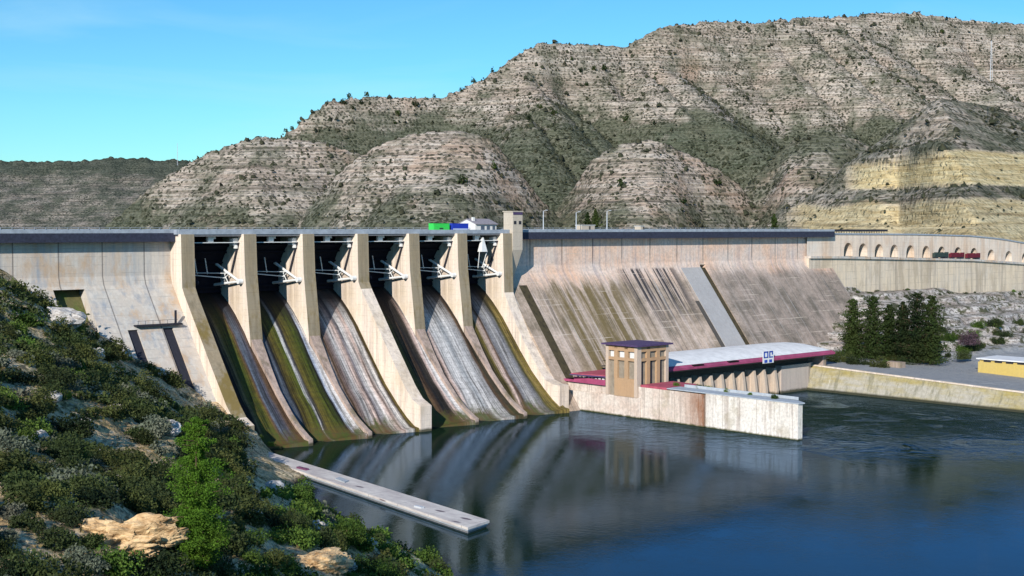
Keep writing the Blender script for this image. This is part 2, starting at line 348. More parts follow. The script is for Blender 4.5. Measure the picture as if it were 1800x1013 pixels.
# dark weathered area towards the far end, below the crest wall
fx = kk.math('MULTIPLY', kk.ramp(kk.math('DIVIDE', X[0], 300), [(.70,0),(.76,1)]), kk.ramp(kk.math('DIVIDE', zf, 60), [(.66,1),(.74,0)]))
c = kk.mix(kk.math('MULTIPLY', fx, .6), c, kk.mix(kk.ramp(pt, [(.4,0),(.6,1)]), (.15,.135,.12), (.30,.25,.22)))
# green-brown area near the pier
fg = kk.math('MULTIPLY', kk.ramp(kk.math('DIVIDE', X[0], 300), [(.43,0),(.46,1),(.54,1),(.60,0)]), kk.ramp(kk.math('DIVIDE', zf, 60), [(.60,1),(.66,0)]))
c = kk.mix(kk.math('MULTIPLY', fg, kk.ramp(stL, [(.42,.15),(.54,.95)])), c, (.19,.14,.06))
# dark run-off streaks between the middle joints
fd = kk.math('MULTIPLY', kk.ramp(kk.math('DIVIDE', X[0], 300), [(.57,0),(.59,1),(.67,1),(.69,0)]), kk.ramp(kk.math('DIVIDE', X[2], 60), [(.35,0),(.55,1),(.715,1),(.73,0)]))
c = kk.mix(kk.math('MULTIPLY', fd, kk.ramp(kk.noise(kk.coord((.75,0,.012), off=(5,0,0)), 1, 4, .6), [(.48,0),(.55,1)])), c, (.06,.055,.06))
wv = kk.math('ADD', X[2], kk.math('MULTIPLY', kk.noise(kk.coord((.1,0,.1)), 1, 3), .5))
ln = kk.math('LESS_THAN', kk.math('FRACT', kk.math('DIVIDE', wv, 1.9)), .13)
brk = kk.ramp(kk.noise(kk.coord((.035,0,.5), off=(4,1,1)), 1, 5, .6), [(.54,0),(.60,1)])
c = kk.mix(kk.math('MULTIPLY', kk.math('MULTIPLY', ln, brk), .6), c, (.72,.60,.50))
jn = kk.math('LESS_THAN', kk.math('FRACT', kk.math('DIVIDE', kk.math('SUBTRACT', X[0], 130.5), 15.2)), .028)
jz = kk.ramp(kk.math('DIVIDE', X[2], 60), [(.74,.25),(.80,1)])
c = kk.mix(kk.math('MULTIPLY', kk.math('MULTIPLY', jn, jz), .75), c, (.05,.045,.05))
sp_ = kk.noise(kk.coord((1.1,1.1,1.1)), 1, 8, .72)
c = kk.mix(.4, c, kk.ramp(sp_, [(.33,.25),(.6,1.0)]), 'MULTIPLY')
kk.col(c, .9); kk.bump(kk.math('ADD', sp_, stL), .5, .15); m_rwall = kk.m
mR = MB()
def ext(tr, prof, t0): mR.prism(prof, t0, tr)
mR.prism(wallprof(), 117, 219.6)
mR.prism(wallprof(), 222.9, 305)
# recessed channel between
def recess(d): return [(-30, 55.9), (g6(55.9), 55.9), (-6, 46), (-6, 44.2), (-6-d, 43.4)] + [(g6(q)-d, q) for q in (40, 20, -6)] + [(-30, -6)]
mR.prism(recess(1.6), 219.6, 222.9)
mR.build('dam_wall', m_rwall, DAM)
m_slab = concrete('pale_slab', (.46,.44,.43), (.40,.39,.39), (.34,.31,.30), .4, 0, streak=.5)
def strip(t0, t1, z1, z0, h, mat, name):
    q = MB(); q.prism([(g6(z1)-.5, z1), (g6(z1)+h, z1), (g6(z0)+h, z0), (g6(z0)-.5, z0)], t0, t1); return q.build(name, mat, DAM)
strip(208.0, 219.5, 43.2, 12, .35, m_slab, 'facing_slab')
strip(205.6, 207.9, 31, 12, .04, m_inner, 'slot_shade_strip')  # dark strip on the face, a slot's shade put into its colour
m_shade = concrete('dark_strip_shade', (.07,.055,.03), (.10,.08,.04), (.02,.018,.015), .8, 0, streak=.9)
def lay_shade(t0, t1, z1, z0, name):
    q = MB(); q.prism([(g6(z1)-.5, z1), (g6(z1)+.03, z1), (g6(z0)+.03, z0), (g6(z0)-.5, z0)], t0, t1); return q.build(name, m_shade, DAM)
lay_shade(122.0, 125.6, 39, 9, 'painted_shade_strip'); strip(219.62, 222.88, 43.0, 12, -1.45, m_shade, 'painted_shade_strip')  # dark strips standing in for the buttress shadow and the recess shade
q = MB(); q.box(118, 293, -6.5, -5.75, 44.2, 44.5); q.build('string_course', m_pier, DAM)
# stair buttress beside the last pier
q = MB(); q.prism([(-8,38),(-1.0,36.2),(2.4,31.6),(9.0,21.6),(16.6,12.2),(19.5,9.5),(19.5,-4),(-8,-4)], 117.02, 120.6); q.build('stair_buttress', m_rib, DAM)
q = MB(); z = 34.5
while z > 11: 
    n = np.interp(-z, [-36.2,-31.6,-21.6,-12.2,-9.5], [-1,2.4,9,16.6,19.5]); q.box(117.8, 119.9, n-.3, n+.45, z-.5, z+.25); z -= .9
q.build('stair_flight', m_rib, DAM)
# ------------------------------------------------------------------ CREST things
def thing(name, t, n, z, label, cat, group=None): return tag(empty(name, W(t, n, z), TH), label, cat, group)
m_tow = concrete('tower_render', (.62,.53,.42), (.56,.49,.41), (.45,.38,.30), .35, 2.4)
T1 = thing('control_tower', 120, -2, 40, 'tall square beige concrete tower with two small windows on the dam crest', 'tower')
o0 = (120,-2,40)
q = MB(o0); q.prism_z([(117.05,-4.2),(121.4,-4.2),(121.4,.4),(117.05,.4)], 51, 63.6); q.hexa([(117.05,-7,33),(119,-7,33),(119,-5.6,33),(117.05,-5.6,33),(117.05,-7,51),(121.4,-7,51),(121.4,.4,51),(117.05,.4,51)])
q.build('shaft', m_tow, T1)
q = MB(o0); q.box(117.3,118.0,.42,.5,59.4,60.6); q.box(119.9,120.6,.42,.5,59.4,60.6); 
q2 = MB(o0); q2.box(117.5,118.6,.3,.47,59.5,60.6); q2.build('window', m_dark, T1)
q2 = MB(o0); q2.box(119.7,120.8,.3,.47,59.5,60.6); q2.build('window', m_dark, T1)
q = MB(o0); q.box(116.8,121.6,-4.5,.6,63.6,63.9); q.build('roof_slab', m_tow, T1)
q = MB(o0); q.box(117.2,121.3,.41,.55,62.7,63.45); q.build('louvre', m_purple, T1)
q = MB(o0); q.box(121.6,124.6,-6,-3.4,56.9,60.4); q.build('annex', m_white, T1)
m_wall = flat('white_render', (.74,.73,.70), .8, .08); m_tile = flat('grey_tile_roof', (.30,.27,.29), .8, .25, sc=2)
H1 = thing('white_house', 115, -14, 56.9, 'small white gabled house with grey roof on the dam crest beside the tower', 'house'); o0 = (115,-14,56.9)
q = MB(o0)
a = [q.p(*c) for c in ((112.2,-13,56.9),(112.2,-22,56.9),(121.6,-22,56.9),(121.6,-13,56.9),(112.2,-13,59.6),(112.2,-22,59.6),(121.6,-22,59.6),(121.6,-13,59.6),(112.2,-17.5,61.2),(121.6,-17.5,61.2))]
for f in ((0,1,5,8,4),(3,7,9,6,2),(0,4,7,3),(1,2,6,5),(4,8,9,7),(5,6,9,8),(0,3,2,1)): q.f([a[k] for k in f])
q.build('wall', m_wall, H1)
q = MB(o0)
for s_ in (1,-1):
    q.hexa([(112.0,-17.5,61.22),(122.0,-17.5,61.22),(122.0,-17.5+s_*5.1,59.45),(112.0,-17.5+s_*5.1,59.45),(112.0,-17.5,61.42),(122.0,-17.5,61.42),(122.0,-17.5+s_*5.1,59.65),(112.0,-17.5+s_*5.1,59.65)])
rf = q.build('roof', m_tile, H1)
q = MB(o0); q.box(113.0,113.9,-16,-15.2,60.3,61.9); q.build('chimney', m_wall, rf)
for (a_, b_) in ((114.6,116.2),(117.2,118.6),(119.8,121)):
    q = MB(o0); q.box(a_,b_,-13,-12.93,57.5,59.0); q.build('window', flat('window_glass',(.10,.13,.18),.2,.2) if a_==114.6 else bpy.data.materials['window_glass'], H1)
def container(t, n, w, d, h, mat, band, label):
    o0 = (t, n, 56.9); e = thing('container', t, n, 56.9, label, 'container', 'bright boxes on the crest')
    q = MB(o0); q.box(t-w/2,t+w/2,n-d/2,n+d/2,57.05,56.9+h); 
    q.build('body', mat, e)
    q = MB(o0)
    for k in np.arange(t-w/2+.3, t+w/2-.2, .45): q.box(k,k+.18,n+d/2,n+d/2+.06,57.2,56.8+h)
    q.build('ribs', mat, e)
    q = MB(o0); q.box(t-w/2+.3,t+w/2-.3,n+d/2+.061,n+d/2+.1,57.15,57.15+h*.35) if band else q.box(t-.9,t+.6,n+d/2+.061,n+d/2+.1,57.9,58.3); q.build('panel', band or m_dark, e)
    q = MB(o0); q.box(t-w/2-.06,t+w/2+.06,n-d/2-.06,n+d/2+.08,56.9+h,57.02+h); q.build('lid', mat, e)
container(93.3,-9,6.6,2.6,2.75,flat('green_paint',(.05,.62,.10),.5,.1),None,'bright green container standing on the crest road')
container(101.2,-9,6.8,2.6,2.75,flat('blue_paint',(.02,.05,.42),.5,.1),flat('pale_blue_paint',(.45,.52,.75),.5,.1),'deep blue container standing on the crest road')
# lamp posts -----------------------------------------------------------------
m_post = flat('galvanised_steel', (.55,.58,.62), .5, .1)
def lamp(t, h, lab):
    e = thing('street_lamp', t, -6, 56.9, lab, 'street lamp', 'lamp posts on the crest'); o0 = (t,-6,56.9)
    q = MB(o0); q.tube((t,-6,56.9),(t,-6,56.9+h),.20,8,r2=.12); q.build('pole', m_post, e)
    q = MB(o0); q.tube((t,-6,56.9+h),(t+.2,-4.9,57.2+h),.07,6); q.build('arm', m_post, e)
    q = MB(o0); q.box(t+.05,t+.4,-5.1,-4.2,57.1+h,57.28+h); q.build('lamp_head', m_post, e)
lamp(137.0,7.2,'thick pale lamp post nearest the crest tower'); lamp(152.9,6.8,'pale lamp post, middle one of the three on the crest'); lamp(168.5,7.4,'pale lamp post on the crest farthest from the tower')
def hut(t, n, w, h, lab):
    e = thing('small_hut', t, n, 56.9, lab, 'hut'); o0 = (t,n,56.9)
    q = MB(o0); q.box(t-w/2,t+w/2,n-1.5,n+1.5,56.9,56.9+h); q.build('wall', m_tow, e)
    q = MB(o0); q.box(t-w/2-.2,t+w/2+.2,n-1.7,n+1.7,56.9+h,57.1+h); q.build('roof', m_wall, e)
    q = MB(o0); q.box(t+.3,t+1.1,n+1.5,n+1.55,57.6,58.9); q.build('door', m_inner, e)
hut(161.5,-10,6.6,2.3,'low cream hut between the lamp posts on the crest'); hut(190,-10,1.8,2.0,'tiny pale kiosk alone on the far crest')
# ------------------------------------------------------------------ POWERHOUSE
PH = thing('powerhouse', 165, 55, 0, 'long low powerhouse with pale vaulted roof, red fascia and row of concrete fins', 'power station'); o0 = (165,55,0)
q = MB(o0)
rows = []
for j, t in enumerate([138.5,150,162,174,186,198,210,218,223,227,230]):
    e = [0,0,0,0,0,0,0,.02,.08,.22,.5][j]
    r = []
    for kq in range(13):
        u = kq/12; n = 47.2-u*27; z = 14.0+2.6*math.sin(math.pi*min(1, u*1.02))**.8*(1-e) if 0 < u < 1 else 14.0
        r.append(q.p(t, n, z))
    rows.append(r)
for a_, b_ in zip(rows[:-1], rows[1:]):
    for j in range(12): q.f((a_[j], a_[j+1], b_[j+1], b_[j]))
vr = q.build('roof', m_vault, PH, smooth=True)
for t in (152.5, 170.5):
    q = MB(o0); q.box(t,t+5.0,47.6,48.7,13.55,13.95); q.build('roof_hatch', m_brown, vr)
q = MB(o0); q.prism([(47.0,14.02),(48.6,13.35),(48.6,12.65),(47.0,12.8)],138.3,231); q.build('fascia', m_redband, PH)
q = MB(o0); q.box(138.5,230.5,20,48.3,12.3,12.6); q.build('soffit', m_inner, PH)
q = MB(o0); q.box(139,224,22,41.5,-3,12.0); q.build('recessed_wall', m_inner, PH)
m_fin = concrete('fin_concrete', (.66,.52,.40), (.56,.46,.38), (.34,.27,.22), .5, 0, streak=.9)
q = MB(o0); q.box(139,205,41.6,43.6,-4,7.2); q.build('lower_wall', m_fin, PH)
q = MB(o0); q.prism_z([(205,41.6),(205,44.2),(221,44.2),(226,42.5),(226,34),(205,34)], -4, 9.7); q.build('end_wall', concrete('end_wall_concrete',(.60,.50,.43),(.52,.46,.41),(.38,.32,.3),.4,0,streak=.8), PH)
q = MB(o0); q.box(226.5,228.5,38,46.5,8,12.0); q.build('support', m_rib, PH)
for t in (149,154.8,160,165.6,171.2,176.8,182.4,188.6,194.2,200.2):
    q = MB(o0); q.prism([(41,-4),(46.4,-4),(46.2,2),(45.5,6.8),(45.0,9.4),(41,9.4)],t-.6,t+.6); q.build('fin', m_fin, PH)
m_blue = flat('sign_blue', (.03,.08,.42), .5, .1)
q = MB(o0); q.box(188.4,194.4,48.65,48.8,12.0,16.0); sg = q.build('emblem_board', m_white, PH)
q = MB(o0)
for (a_, b_, c_, d_) in ((177,177.6,16.6,18.9),(178.9,179.5,16.6,18.9),(177,179.5,18.4,18.9),(177,179.5,16.6,17.0),(180,180.6,16.6,18.9),(181.5,182.1,17.6,18.9),(180,182.1,18.4,18.9),(180,182.1,16.6,17.0),(177.4,179.0,15.0,16.0),(180.0,181.6,15.0,16.0)):
    q.box(a_+11.8,b_+11.8,48.8,48.86,c_-2.8,d_-2.8)
q.build('emblem', m_blue, sg)
# low red deck beside the tower
LR = thing('flat_red_roof', 125, 33, 9, 'low flat crimson roof on thin dark eaves beside the river tower', 'roof'); o0 = (125,33,9)
q = MB(o0); q.prism_z([(118.6,26.3),(135,25.5),(135,39),(121.6,39)], 11.75, 12.0); q.build('roof_sheet', m_red, LR)
q = MB(o0); q.prism_z([(118.3,26),(135.3,25.2),(135.3,39.1),(121.3,39.1)], 11.35, 11.745); q.build('eave', m_purple, LR)
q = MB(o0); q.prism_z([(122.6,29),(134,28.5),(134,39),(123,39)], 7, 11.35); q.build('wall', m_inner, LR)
# river tower
RT = thing('river_tower', 128, 46, 6, 'square tan concrete tower with tall recessed panels and flat purple roof over the river', 'tower'); o0 = (128,46,6)
a0, a1, b0, b1 = 121.2, 135.7, 39.2, 52.5
m_rt = concrete('river_tower_concrete', (.54,.34,.19), (.50,.34,.21), (.38,.24,.14), .3, 0, streak=.6); m_rtl = concrete('tower_pilaster', (.64,.50,.39),(.60,.48,.38),(.5,.38,.3),.3,0); m_pan = flat('tower_panel', (.30,.25,.19), .8, .2, sc=.8)
q = MB(o0); q.box(a0+.7,a1-.7,b0+.7,b1-.7,5,22); q.build('core', m_pan, RT)
W_ = [0,.14,.25,.39,.50,.64,.75,.89,1.0]
def panel_side(side):
    q = MB(o0)
    def bx(u0,u1,z0,z1,m):
        if side == 'l': q.box(a0,a0+.68,b0+u0*(b1-b0),b0+u1*(b1-b0),z0,z1,m)
        else: q.box(a0+.7+u0*(a1-a0-.7),a0+.7+u1*(a1-a0-.7),b1-.69,b1,z0,z1,m)
    L = 'l' == side
    base = 6.2 if L else 8.0
    bx(0,.09,base,21.9,1); bx(.91,1,base,21.9,1)
    for (u0,u1) in ((.27,.38),(.60,.71)): bx(u0,u1,11.8 if L else 8,21.9,0)
    bx(.09,.91,20.9,21.9,0)
    for (u0,u1) in ((.09,.27),(.38,.60),(.71,.91)): bx(u0,u1,17.3,18.2,0); bx(u0,u1,20.2,20.9,0)
    if L: bx(.28,.91,6.2,11.8,0)
    return q.build('facade', [m_rt, m_rtl], RT)
panel_side('l'); panel_side('r')
for (u0,u1) in ((.12,.25),(.42,.56),(.74,.88)):
    q = MB(o0); q.box(a0+.6,a0+.66,b0+u0*13.3,b0+u1*13.3,18.2,20.2); q.build('window', m_wall, RT)
    q = MB(o0); x0 = a0+.7+u0*13.8; q.box(x0,x0+1.0,b1-.66,b1-.6,8.6,17.2); q.build('slit_window', m_dark, RT)
q = MB(o0); q.box(a0+9.4,a0+11.2,b1-.66,b1-.6,18.2,20.2); q.build('window', m_wall, RT)
q = MB(o0)
c = [q.p(a0-1.0,b0-1.0,21.9),q.p(a1+1.0,b0-1.0,21.9),q.p(a1+1.0,b1+1.0,21.9),q.p(a0-1.0,b1+1.0,21.9),q.p(a0-1.0,b0-1.0,22.4),q.p(a1+1.0,b0-1.0,22.4),q.p(a1+1.0,b1+1.0,22.4),q.p(a0-1.0,b1+1.0,22.4),q.p((a0+a1)/2,(b0+b1)/2,23.0)]
for f in ((0,1,2,3),(0,1,5,4),(1,2,6,5),(2,3,7,6),(3,0,4,7),(4,5,8),(5,6,8),(6,7,8),(7,4,8)): q.f([c[k] for k in f])
q.build('roof', m_purple, RT)
# training wall
kk = NT('training_wall_concrete'); X = kk.xyz(kk.coord())
c = kk.mix(kk.ramp(kk.noise(kk.coord((.1,.12,.15)),1,6,.6), [(.4,0),(.6,1)]), (.72,.58,.48), (.80,.70,.60))
outer = kk.ramp(kk.math('DIVIDE', kk.math('MULTIPLY', X[1], -1), 100), [(.784,0),(.79,1)]); c = kk.mix(outer, c, (.86,.80,.71))
c = kk.mix(kk.math('MULTIPLY', kk.ramp(kk.noise(kk.coord((1,.5,.04)),1,6,.7), [(.5,0),(.64,1)]), .6), c, (.42,.33,.27))
c = kk.mix(kk.math('MULTIPLY', kk.ramp(kk.noise(kk.coord((1,.12,.12),off=(3,3,1)),1,6,.7), [(.52,0),(.62,1)]), .4), c, (.40,.33,.20))
c = kk.mix(kk.math('MULTIPLY', kk.math('LESS_THAN', kk.math('FRACT', kk.math('DIVIDE', X[1], 6.1)), .03), .5), c, (.25,.17,.12))
rust = kk.math('MULTIPLY', kk.ramp(kk.math('DIVIDE', kk.math('MULTIPLY', X[1], -1), 100), [(.70,0),(.765,1),(.783,1),(.7835,0)]), kk.ramp(kk.noise(kk.coord((1,.35,.1),off=(1,1,1)),1,5,.7), [(.3,.3),(.6,1)]))
c = kk.mix(kk.math('MULTIPLY', rust, .9), c, (.26,.085,.02))
c = kk.mix(kk.ramp(kk.math('ADD', X[2], kk.math('MULTIPLY', kk.noise(kk.coord((1,.6,.6)),1,4), .8)), [(.5,1),(1.0,0)]), c, (.07,.075,.03))
c = kk.mix(.45, c, kk.ramp(kk.noise(kk.coord((1.2,1.2,1.2)),1,8,.7), [(.33,.35),(.6,1)]), 'MULTIPLY')
kk.col(c, .88); kk.bump(kk.noise(kk.coord((1.2,1.2,1.2)),1,8,.7), .4, .1); m_tw = kk.m
TW = thing('training_wall', 122, 0, 0, 'long pale concrete training wall with rust stained joint jutting into the river', 'wall'); o0 = (122,0,0)
q = MB(o0); q.box(122,124.6,18,78.2,-5,9.6); q.box(121.4,124.6,17,53.5,-5,6.2); q.build('inner_section', m_tw, TW)
q = MB(o0); q.box(121.9,124.0,79.0,111.6,-5,9.9); q.build('outer_section', m_tw, TW)
q = MB(o0); q.box(122.9,124,78.1,79.1,-5,9.0); q.build('joint_filler', m_inner, TW)
m_plank = flat('blue_grey_deck', (.42,.46,.50), .7, .15, sc=.8)
q = MB(o0); q.prism_z([(121.8,64),(121.8,112),(124.2,112.2),(127,108),(128,64)], 9.95, 10.25); q.build('walkway_deck', m_plank, TW)
q = MB(o0); q.prism_z([(122.0,53.2),(122,63.9),(136,63.9),(137,53.2)], 9.6, 10.3); q.build('red_deck', m_red, TW)
q = MB(o0); q.box(127.6,127.9,66,107.5,10.25,11.1); q.build('kerb', m_plank, TW)
q = MB(o0); q.box(121.0,124.6,16,39,8.9,9.6); q.box(121.2,121.45,25,39,9.6,10.6); q.build('pink_coping', m_redband, TW)
q = MB(o0)
for n in np.arange(26,39,1.6): q.box(121.6,121.9,n,n+.9,9.62,10.9)
q.build('white_barrier', m_wall, TW)
# jetty
kk = NT('jetty_concrete'); nz = kk.noise(kk.coord((.35,.12,1)),1,7,.7)
c = kk.mix(kk.ramp(nz, [(.35,0),(.6,1)]), (.50,.44,.42), (.74,.68,.62)); 
v = kk.vor(kk.coord((.25,.08,1)),1); c = kk.mix(kk.ramp(v, [(.10,1),(.16,0)]), c, (.16,.12,.14)); 
c = kk.mix(kk.math('MULTIPLY', kk.math('LESS_THAN', kk.math('FRACT', kk.math('DIVIDE', kk.xyz(kk.coord())[1], 12.2)), .012),.7), c, (.2,.18,.17))
kk.col(c, .85); kk.bump(nz,.3,.05)
J = thing('floating_jetty', -2, 38, 0, 'long narrow pale concrete jetty lying diagonally on the river below the dam', 'jetty'); o0 = (-2,38,0)
c4 = [(-5.6,37.6),(.1,37.3),(-11.4,135.8),(-18.6,137.8)]
q = MB(o0); q.prism_z(c4,.75,1.25); q.build('deck', kk.m, J)
q = MB(o0); q.prism_z([(-5.2,38),(-.3,37.8),(-11.8,135.4),(-18.2,137.3)],-1,.42); q.build('float', m_deck, J)
q = MB(o0); q.prism_z([(-5.45,37.7),(-.05,37.5),(-11.55,135.6),(-18.45,137.6)],.42,.75); q.build('edge_beam', m_plank, J)
q = MB(o0); q.box(-7.8,-6.9,62,66,1.2,1.65); q.build('mooring_pad', flat('plum_rubber',(.16,.06,.12),.6,.2), J)
q = MB(o0); q.prism_z([(-9.2,80),(-7.2,79),(-8.2,84),(-10,85)],1.2,1.5); q.build('hatch', m_plank, J)
q = MB(o0); q.box(-14.6,-13.8,116,118.4,1.2,1.6); q.build('mooring_cleat', m_post, J)
AB = thing('landing_block', -8, 38, 0, 'small white concrete landing at the bank end of the jetty', 'landing'); o0 = (-8,38,0)
q = MB(o0); q.prism_z([(-11,35),(-5.9,36.3),(-6.1,39.5),(-11.4,39.5)],-1,1.7); q.build('slab', m_wall, AB)
q = MB(o0); q.prism_z([(-9.6,39.5),(-6.4,39.5),(-7.4,46),(-9.8,46)],-1,1.0); q.build('step', m_wall, AB)
q = MB((-7,30,0)); q.prism([(21,9.6),(21,8.6),(35,1.0),(35,2.2)],-5.6,-4.6); tag(q.build('concrete_kerb', m_wall, top=True),'narrow white concrete edge strip running down to the jetty landing','kerb')
# ================================================================== camera maths (for reading real positions)
cp, sp = math.cos(CAM_P), math.sin(CAM_P)
def ray(px, py):
    a = (px-900)/CAM_F; b = -(py-506.5)/CAM_F
    return np.array([a, cp+b*sp, -sp+b*cp])
def atY(px, py, Y):
    d = ray(px, py); return d*Y/d[1]+np.array([0, 0, CAM_H])
def proj(x, y, z):
    Z = np.asarray(z)-CAM_H; fw = y*cp-Z*sp; up = y*sp+Z*cp
    return 900+CAM_F*x/fw, 506.5-CAM_F*up/fw
# ------------------------------------------------------------------ HILLS
LAY = {
 'far': ([(-500,300),(-200,285),(0,283),(90,284),(150,281),(200,277),(260,279),(330,283),(420,300),(600,330)], 2500, 2500, .42),
 'main': ([(330,305),(400,280),(450,262),(497,238),(515,230),(540,205),(565,186),(590,176),(650,172),(720,172),(780,170),(830,150),(880,118),(905,98),(950,76),(1020,77),(1075,80),(1095,84),(1120,68),(1150,52),(1200,41),(1260,38),(1330,39),(1450,30),(1590,20),(1640,27),(1680,33),(1740,41),(1800,42),(1950,60),(2400,120)], 1500, 2000, .56),
 'a': ([(120,430),(170,412),(220,370),(262,330),(300,305),(340,283),(370,268),(400,258),(430,248),(455,240),(480,243),(520,247),(570,252),(620,266),(690,300),(760,350),(830,420)], 1130, 1130, .55),
 'b': ([(500,430),(540,370),(575,330),(610,290),(660,258),(700,243),(750,232),(800,228),(840,236),(870,252),(900,285),(930,325),(965,365),(1010,420)], 1000, 1000, .55),
 'c': ([(930,430),(970,380),(1010,330),(1035,290),(1060,268),(1100,252),(1140,246),(1180,256),(1210,272),(1250,292),(1290,318),(1330,360),(1380,430)], 1040, 1040, .58),
 'd': ([(1230,430),(1290,350),(1340,300),(1380,258),(1410,240),(1445,232),(1490,236),(1525,256),(1580,300),(1640,340)], 1060, 1060, .55),
 'e': ([(1290,425),(1340,402),(1385,372),(1420,345),(1460,312),(1500,284),(1535,255),(1570,228),(1600,208),(1640,178),(1690,150),(1730,132),(1760,123),(1800,120),(1900,112),(2200,100),(2500,100)], 980, 900, .50)}
def hills():
    A = np.linspace(-.52, .56, 930)
    Y = np.concatenate([np.arange(560, 660, 5), np.arange(660, 1180, 2.2), np.arange(1180, 1300, 5), np.arange(1300, 2060, 3.4), np.arange(2060, 2620, 7), np.arange(2620, 3300, 40)])
    a, y = np.meshgrid(A, Y); x = a*y
    px = 900+CAM_F*a*cp
    Z = np.full(a.shape, 46.); lay = np.zeros(a.shape, int); below = np.zeros(a.shape); back = np.zeros(a.shape)
    for k, (nm, (pts, D0, D1, S)) in enumerate(LAY.items()):
        pa = []; pz = []; 
        for (u, v) in pts:
            D = D0+(D1-D0)*np.clip((u-(300 if nm == 'main' else 1300))/(1500 if nm == 'main' else 500), 0, 1)
            P = atY(u, v, D); pa.append(P[0]/P[1]); pz.append(P[2])
        zr = np.interp(A, pa, pz, left=-300 if nm in 'abcde' else pz[0]-50 if nm == 'main' else pz[0], right=-300 if nm in 'abcd' else pz[-1])
        if nm in 'abcde':   # outside the outline the layer plunges
            zr = np.where(A < pa[0], -300, zr); 
        if nm == 'main': zr = np.where(A < pa[0], pz[0]-(pa[0]-A)*1500, zr)
        if nm == 'far': zr = np.where(A > pa[-1], -100, zr)
        D = np.interp(A, pa, [D0+(D1-D0)*np.clip((u-(300 if nm == 'main' else 1300))/(1500 if nm == 'main' else 500), 0, 1) for u, v in pts])
        wrp = None
        rn = (vn(A*260, A*0, 5+k)-.5)*3.0*D/1500 + (vn(A*900, A*0, 9+k)-.5)*1.6*D/1500
        dist = D[None, :]-y           # >0 in front of the ridge
        cliff = 18 if nm == 'main' else 3
        fr = np.where(dist > 0, np.minimum(dist*1.15, cliff)+np.maximum(dist-cliff/1.15, 0)*S, -dist*(.35 if nm in ('main','far') else .16))
        if nm == 'e':
            # benches: road bench and cut faces on the quarry side
            fr = np.where(dist > 0, dist*S, -dist*.3)
        zr2 = np.interp(a+(.034 if nm in 'abcd' else .0)*(fbm(x*.012+k, y*.012, 33, 4)-.5)*sstep(0, 40, dist), A, zr)
        z = zr2-fr+rn[None, :]*np.exp(-np.abs(dist)/18)
        m = sstep(5, 60, dist)
        if nm == 'main':
            w = (x*1.0-.50*dist+60*fbm(x*.004, y*.004, 31))/150
            g = np.abs(2*vn(w, y*.0012, 41)-1); z = z-58*(1-g)**2.0*m
            w2 = (x*1.0-.35*dist)/47; g2 = np.abs(2*vn(w2, y*.002, 43)-1); z = z-17*(1-g2)**2*m
        elif nm != 'far':
            w = (x+.15*dist)/55; g = np.abs(2*vn(w, y*.004, 47+k)-1); z = z-15*(1-g)**2*m
        z = z+(fbm(x*.013, y*.013, 60+k, 5)-.5)*(26 if nm in ('main', 'far') else 12)*m
        up = z > Z; dz_ = np.abs(z-Z); Z = np.maximum(z, Z)+7.0*np.log1p(np.exp(-np.clip(dz_, 0, 80)/7.0))*(np.minimum(z, Z) > 20)*m; lay = np.where(up, k+1, lay); below = np.where(up, fr, below); back = np.where(up, np.maximum(-dist, 0), back)
    # bedding terraces
    per = np.where(lay == 2, 11., 6.0); wz = Z+6*fbm(x*.006, y*.006, 77, 3)
    fr_ = (wz/per) % 1.0
    amp = np.where(lay == 2, 3.8, np.where(lay == 1, 1.0, 2.3))*(.35+.9*vn(x*.012, Z*.05, 79))
    Z = Z+amp*(sstep(.25, .6, fr_)-fr_)*1.0
    # cut faces of the quarry-like slope on the near right hill
    e = lay == 7
    tt, nn = TN(x, y)
    cut = lambda z, z0, z1: z0+(z1-z0)*sstep(z0+(z1-z0)*.25, z0+(z1-z0)*.6, z)
    on = sstep(1440, 1620, px+60*(fbm(x*.02, y*.02, 95)-.5))
    Z = np.where(e & (Z > 82) & (Z < 112), Z*(1-on)+on*cut(Z, 82, 112), Z)
    Z = np.where(e & (Z > 58) & (Z < 79), Z*(1-on*.8)+on*.8*cut(Z, 58, 79), Z)
    Z = Z+(fbm(x*.12, y*.12, 90, 3)-.5)*np.where(e, .5, 1.6)
    # shoulder behind the arched wall, nothing in front of it
    zt = np.interp(tt, [296, 313, 369, 419, 476, 560], [55.5, 55.0, 54.8, 53.8, 49.6, 44])
    sh = (tt > 296) & (nn < -10)
    Z = np.where(sh & (Z < zt), zt, Z)
    Z = np.where(sh, np.minimum(Z, zt+np.maximum(-nn-22, 0)*.75), Z)
    Z = np.where((nn > -12), -30., Z)
    # masks
    veg = np.zeros(a.shape); yel = np.zeros(a.shape); bare = np.zeros(a.shape)
    n1 = fbm(x*.012, y*.012, 101, 4); n2 = fbm(x*.03, y*.03, 103, 3)
    el = (Z-CAM_H)/y*CAM_F          # rises above eye level
    veg = np.where(lay == 2, .40+.50*sstep(215, 145, Z+90*(n1-.5)), veg)
    veg = np.where(lay == 1, .55+.45*sstep(150, 175, Z+30*(n1-.5)), veg)
    dgy, dgx = np.gradient(Z); 
    veg = np.where(lay >= 3, .36+.26*sstep(.5, .68, n1)+.26*sstep(92, 62, Z+20*(n2-.5)), veg)
    veg = np.where((lay >= 3) & (lay <= 6) & (back > 2), .9, veg)
    pass
    veg = np.where(lay == 7, .56, veg)
    bare = np.where(lay == 2, sstep(.60, .68, fbm(x*.010+3, y*.007, 105, 4))*.9*sstep(300, 255, Z), bare)
    bare = np.where((lay >= 3) & (lay < 7), sstep(.62, .7, n2)*.5, bare)
    hi = sstep(96, 90, Z)
    y_on = sstep(1440+10, 1500, px+ (Z-80)*-1.6)
    zc = 99+7*sstep(1480, 1800, px)+6*(fbm(x*.03, y*.03, 120)-.5)
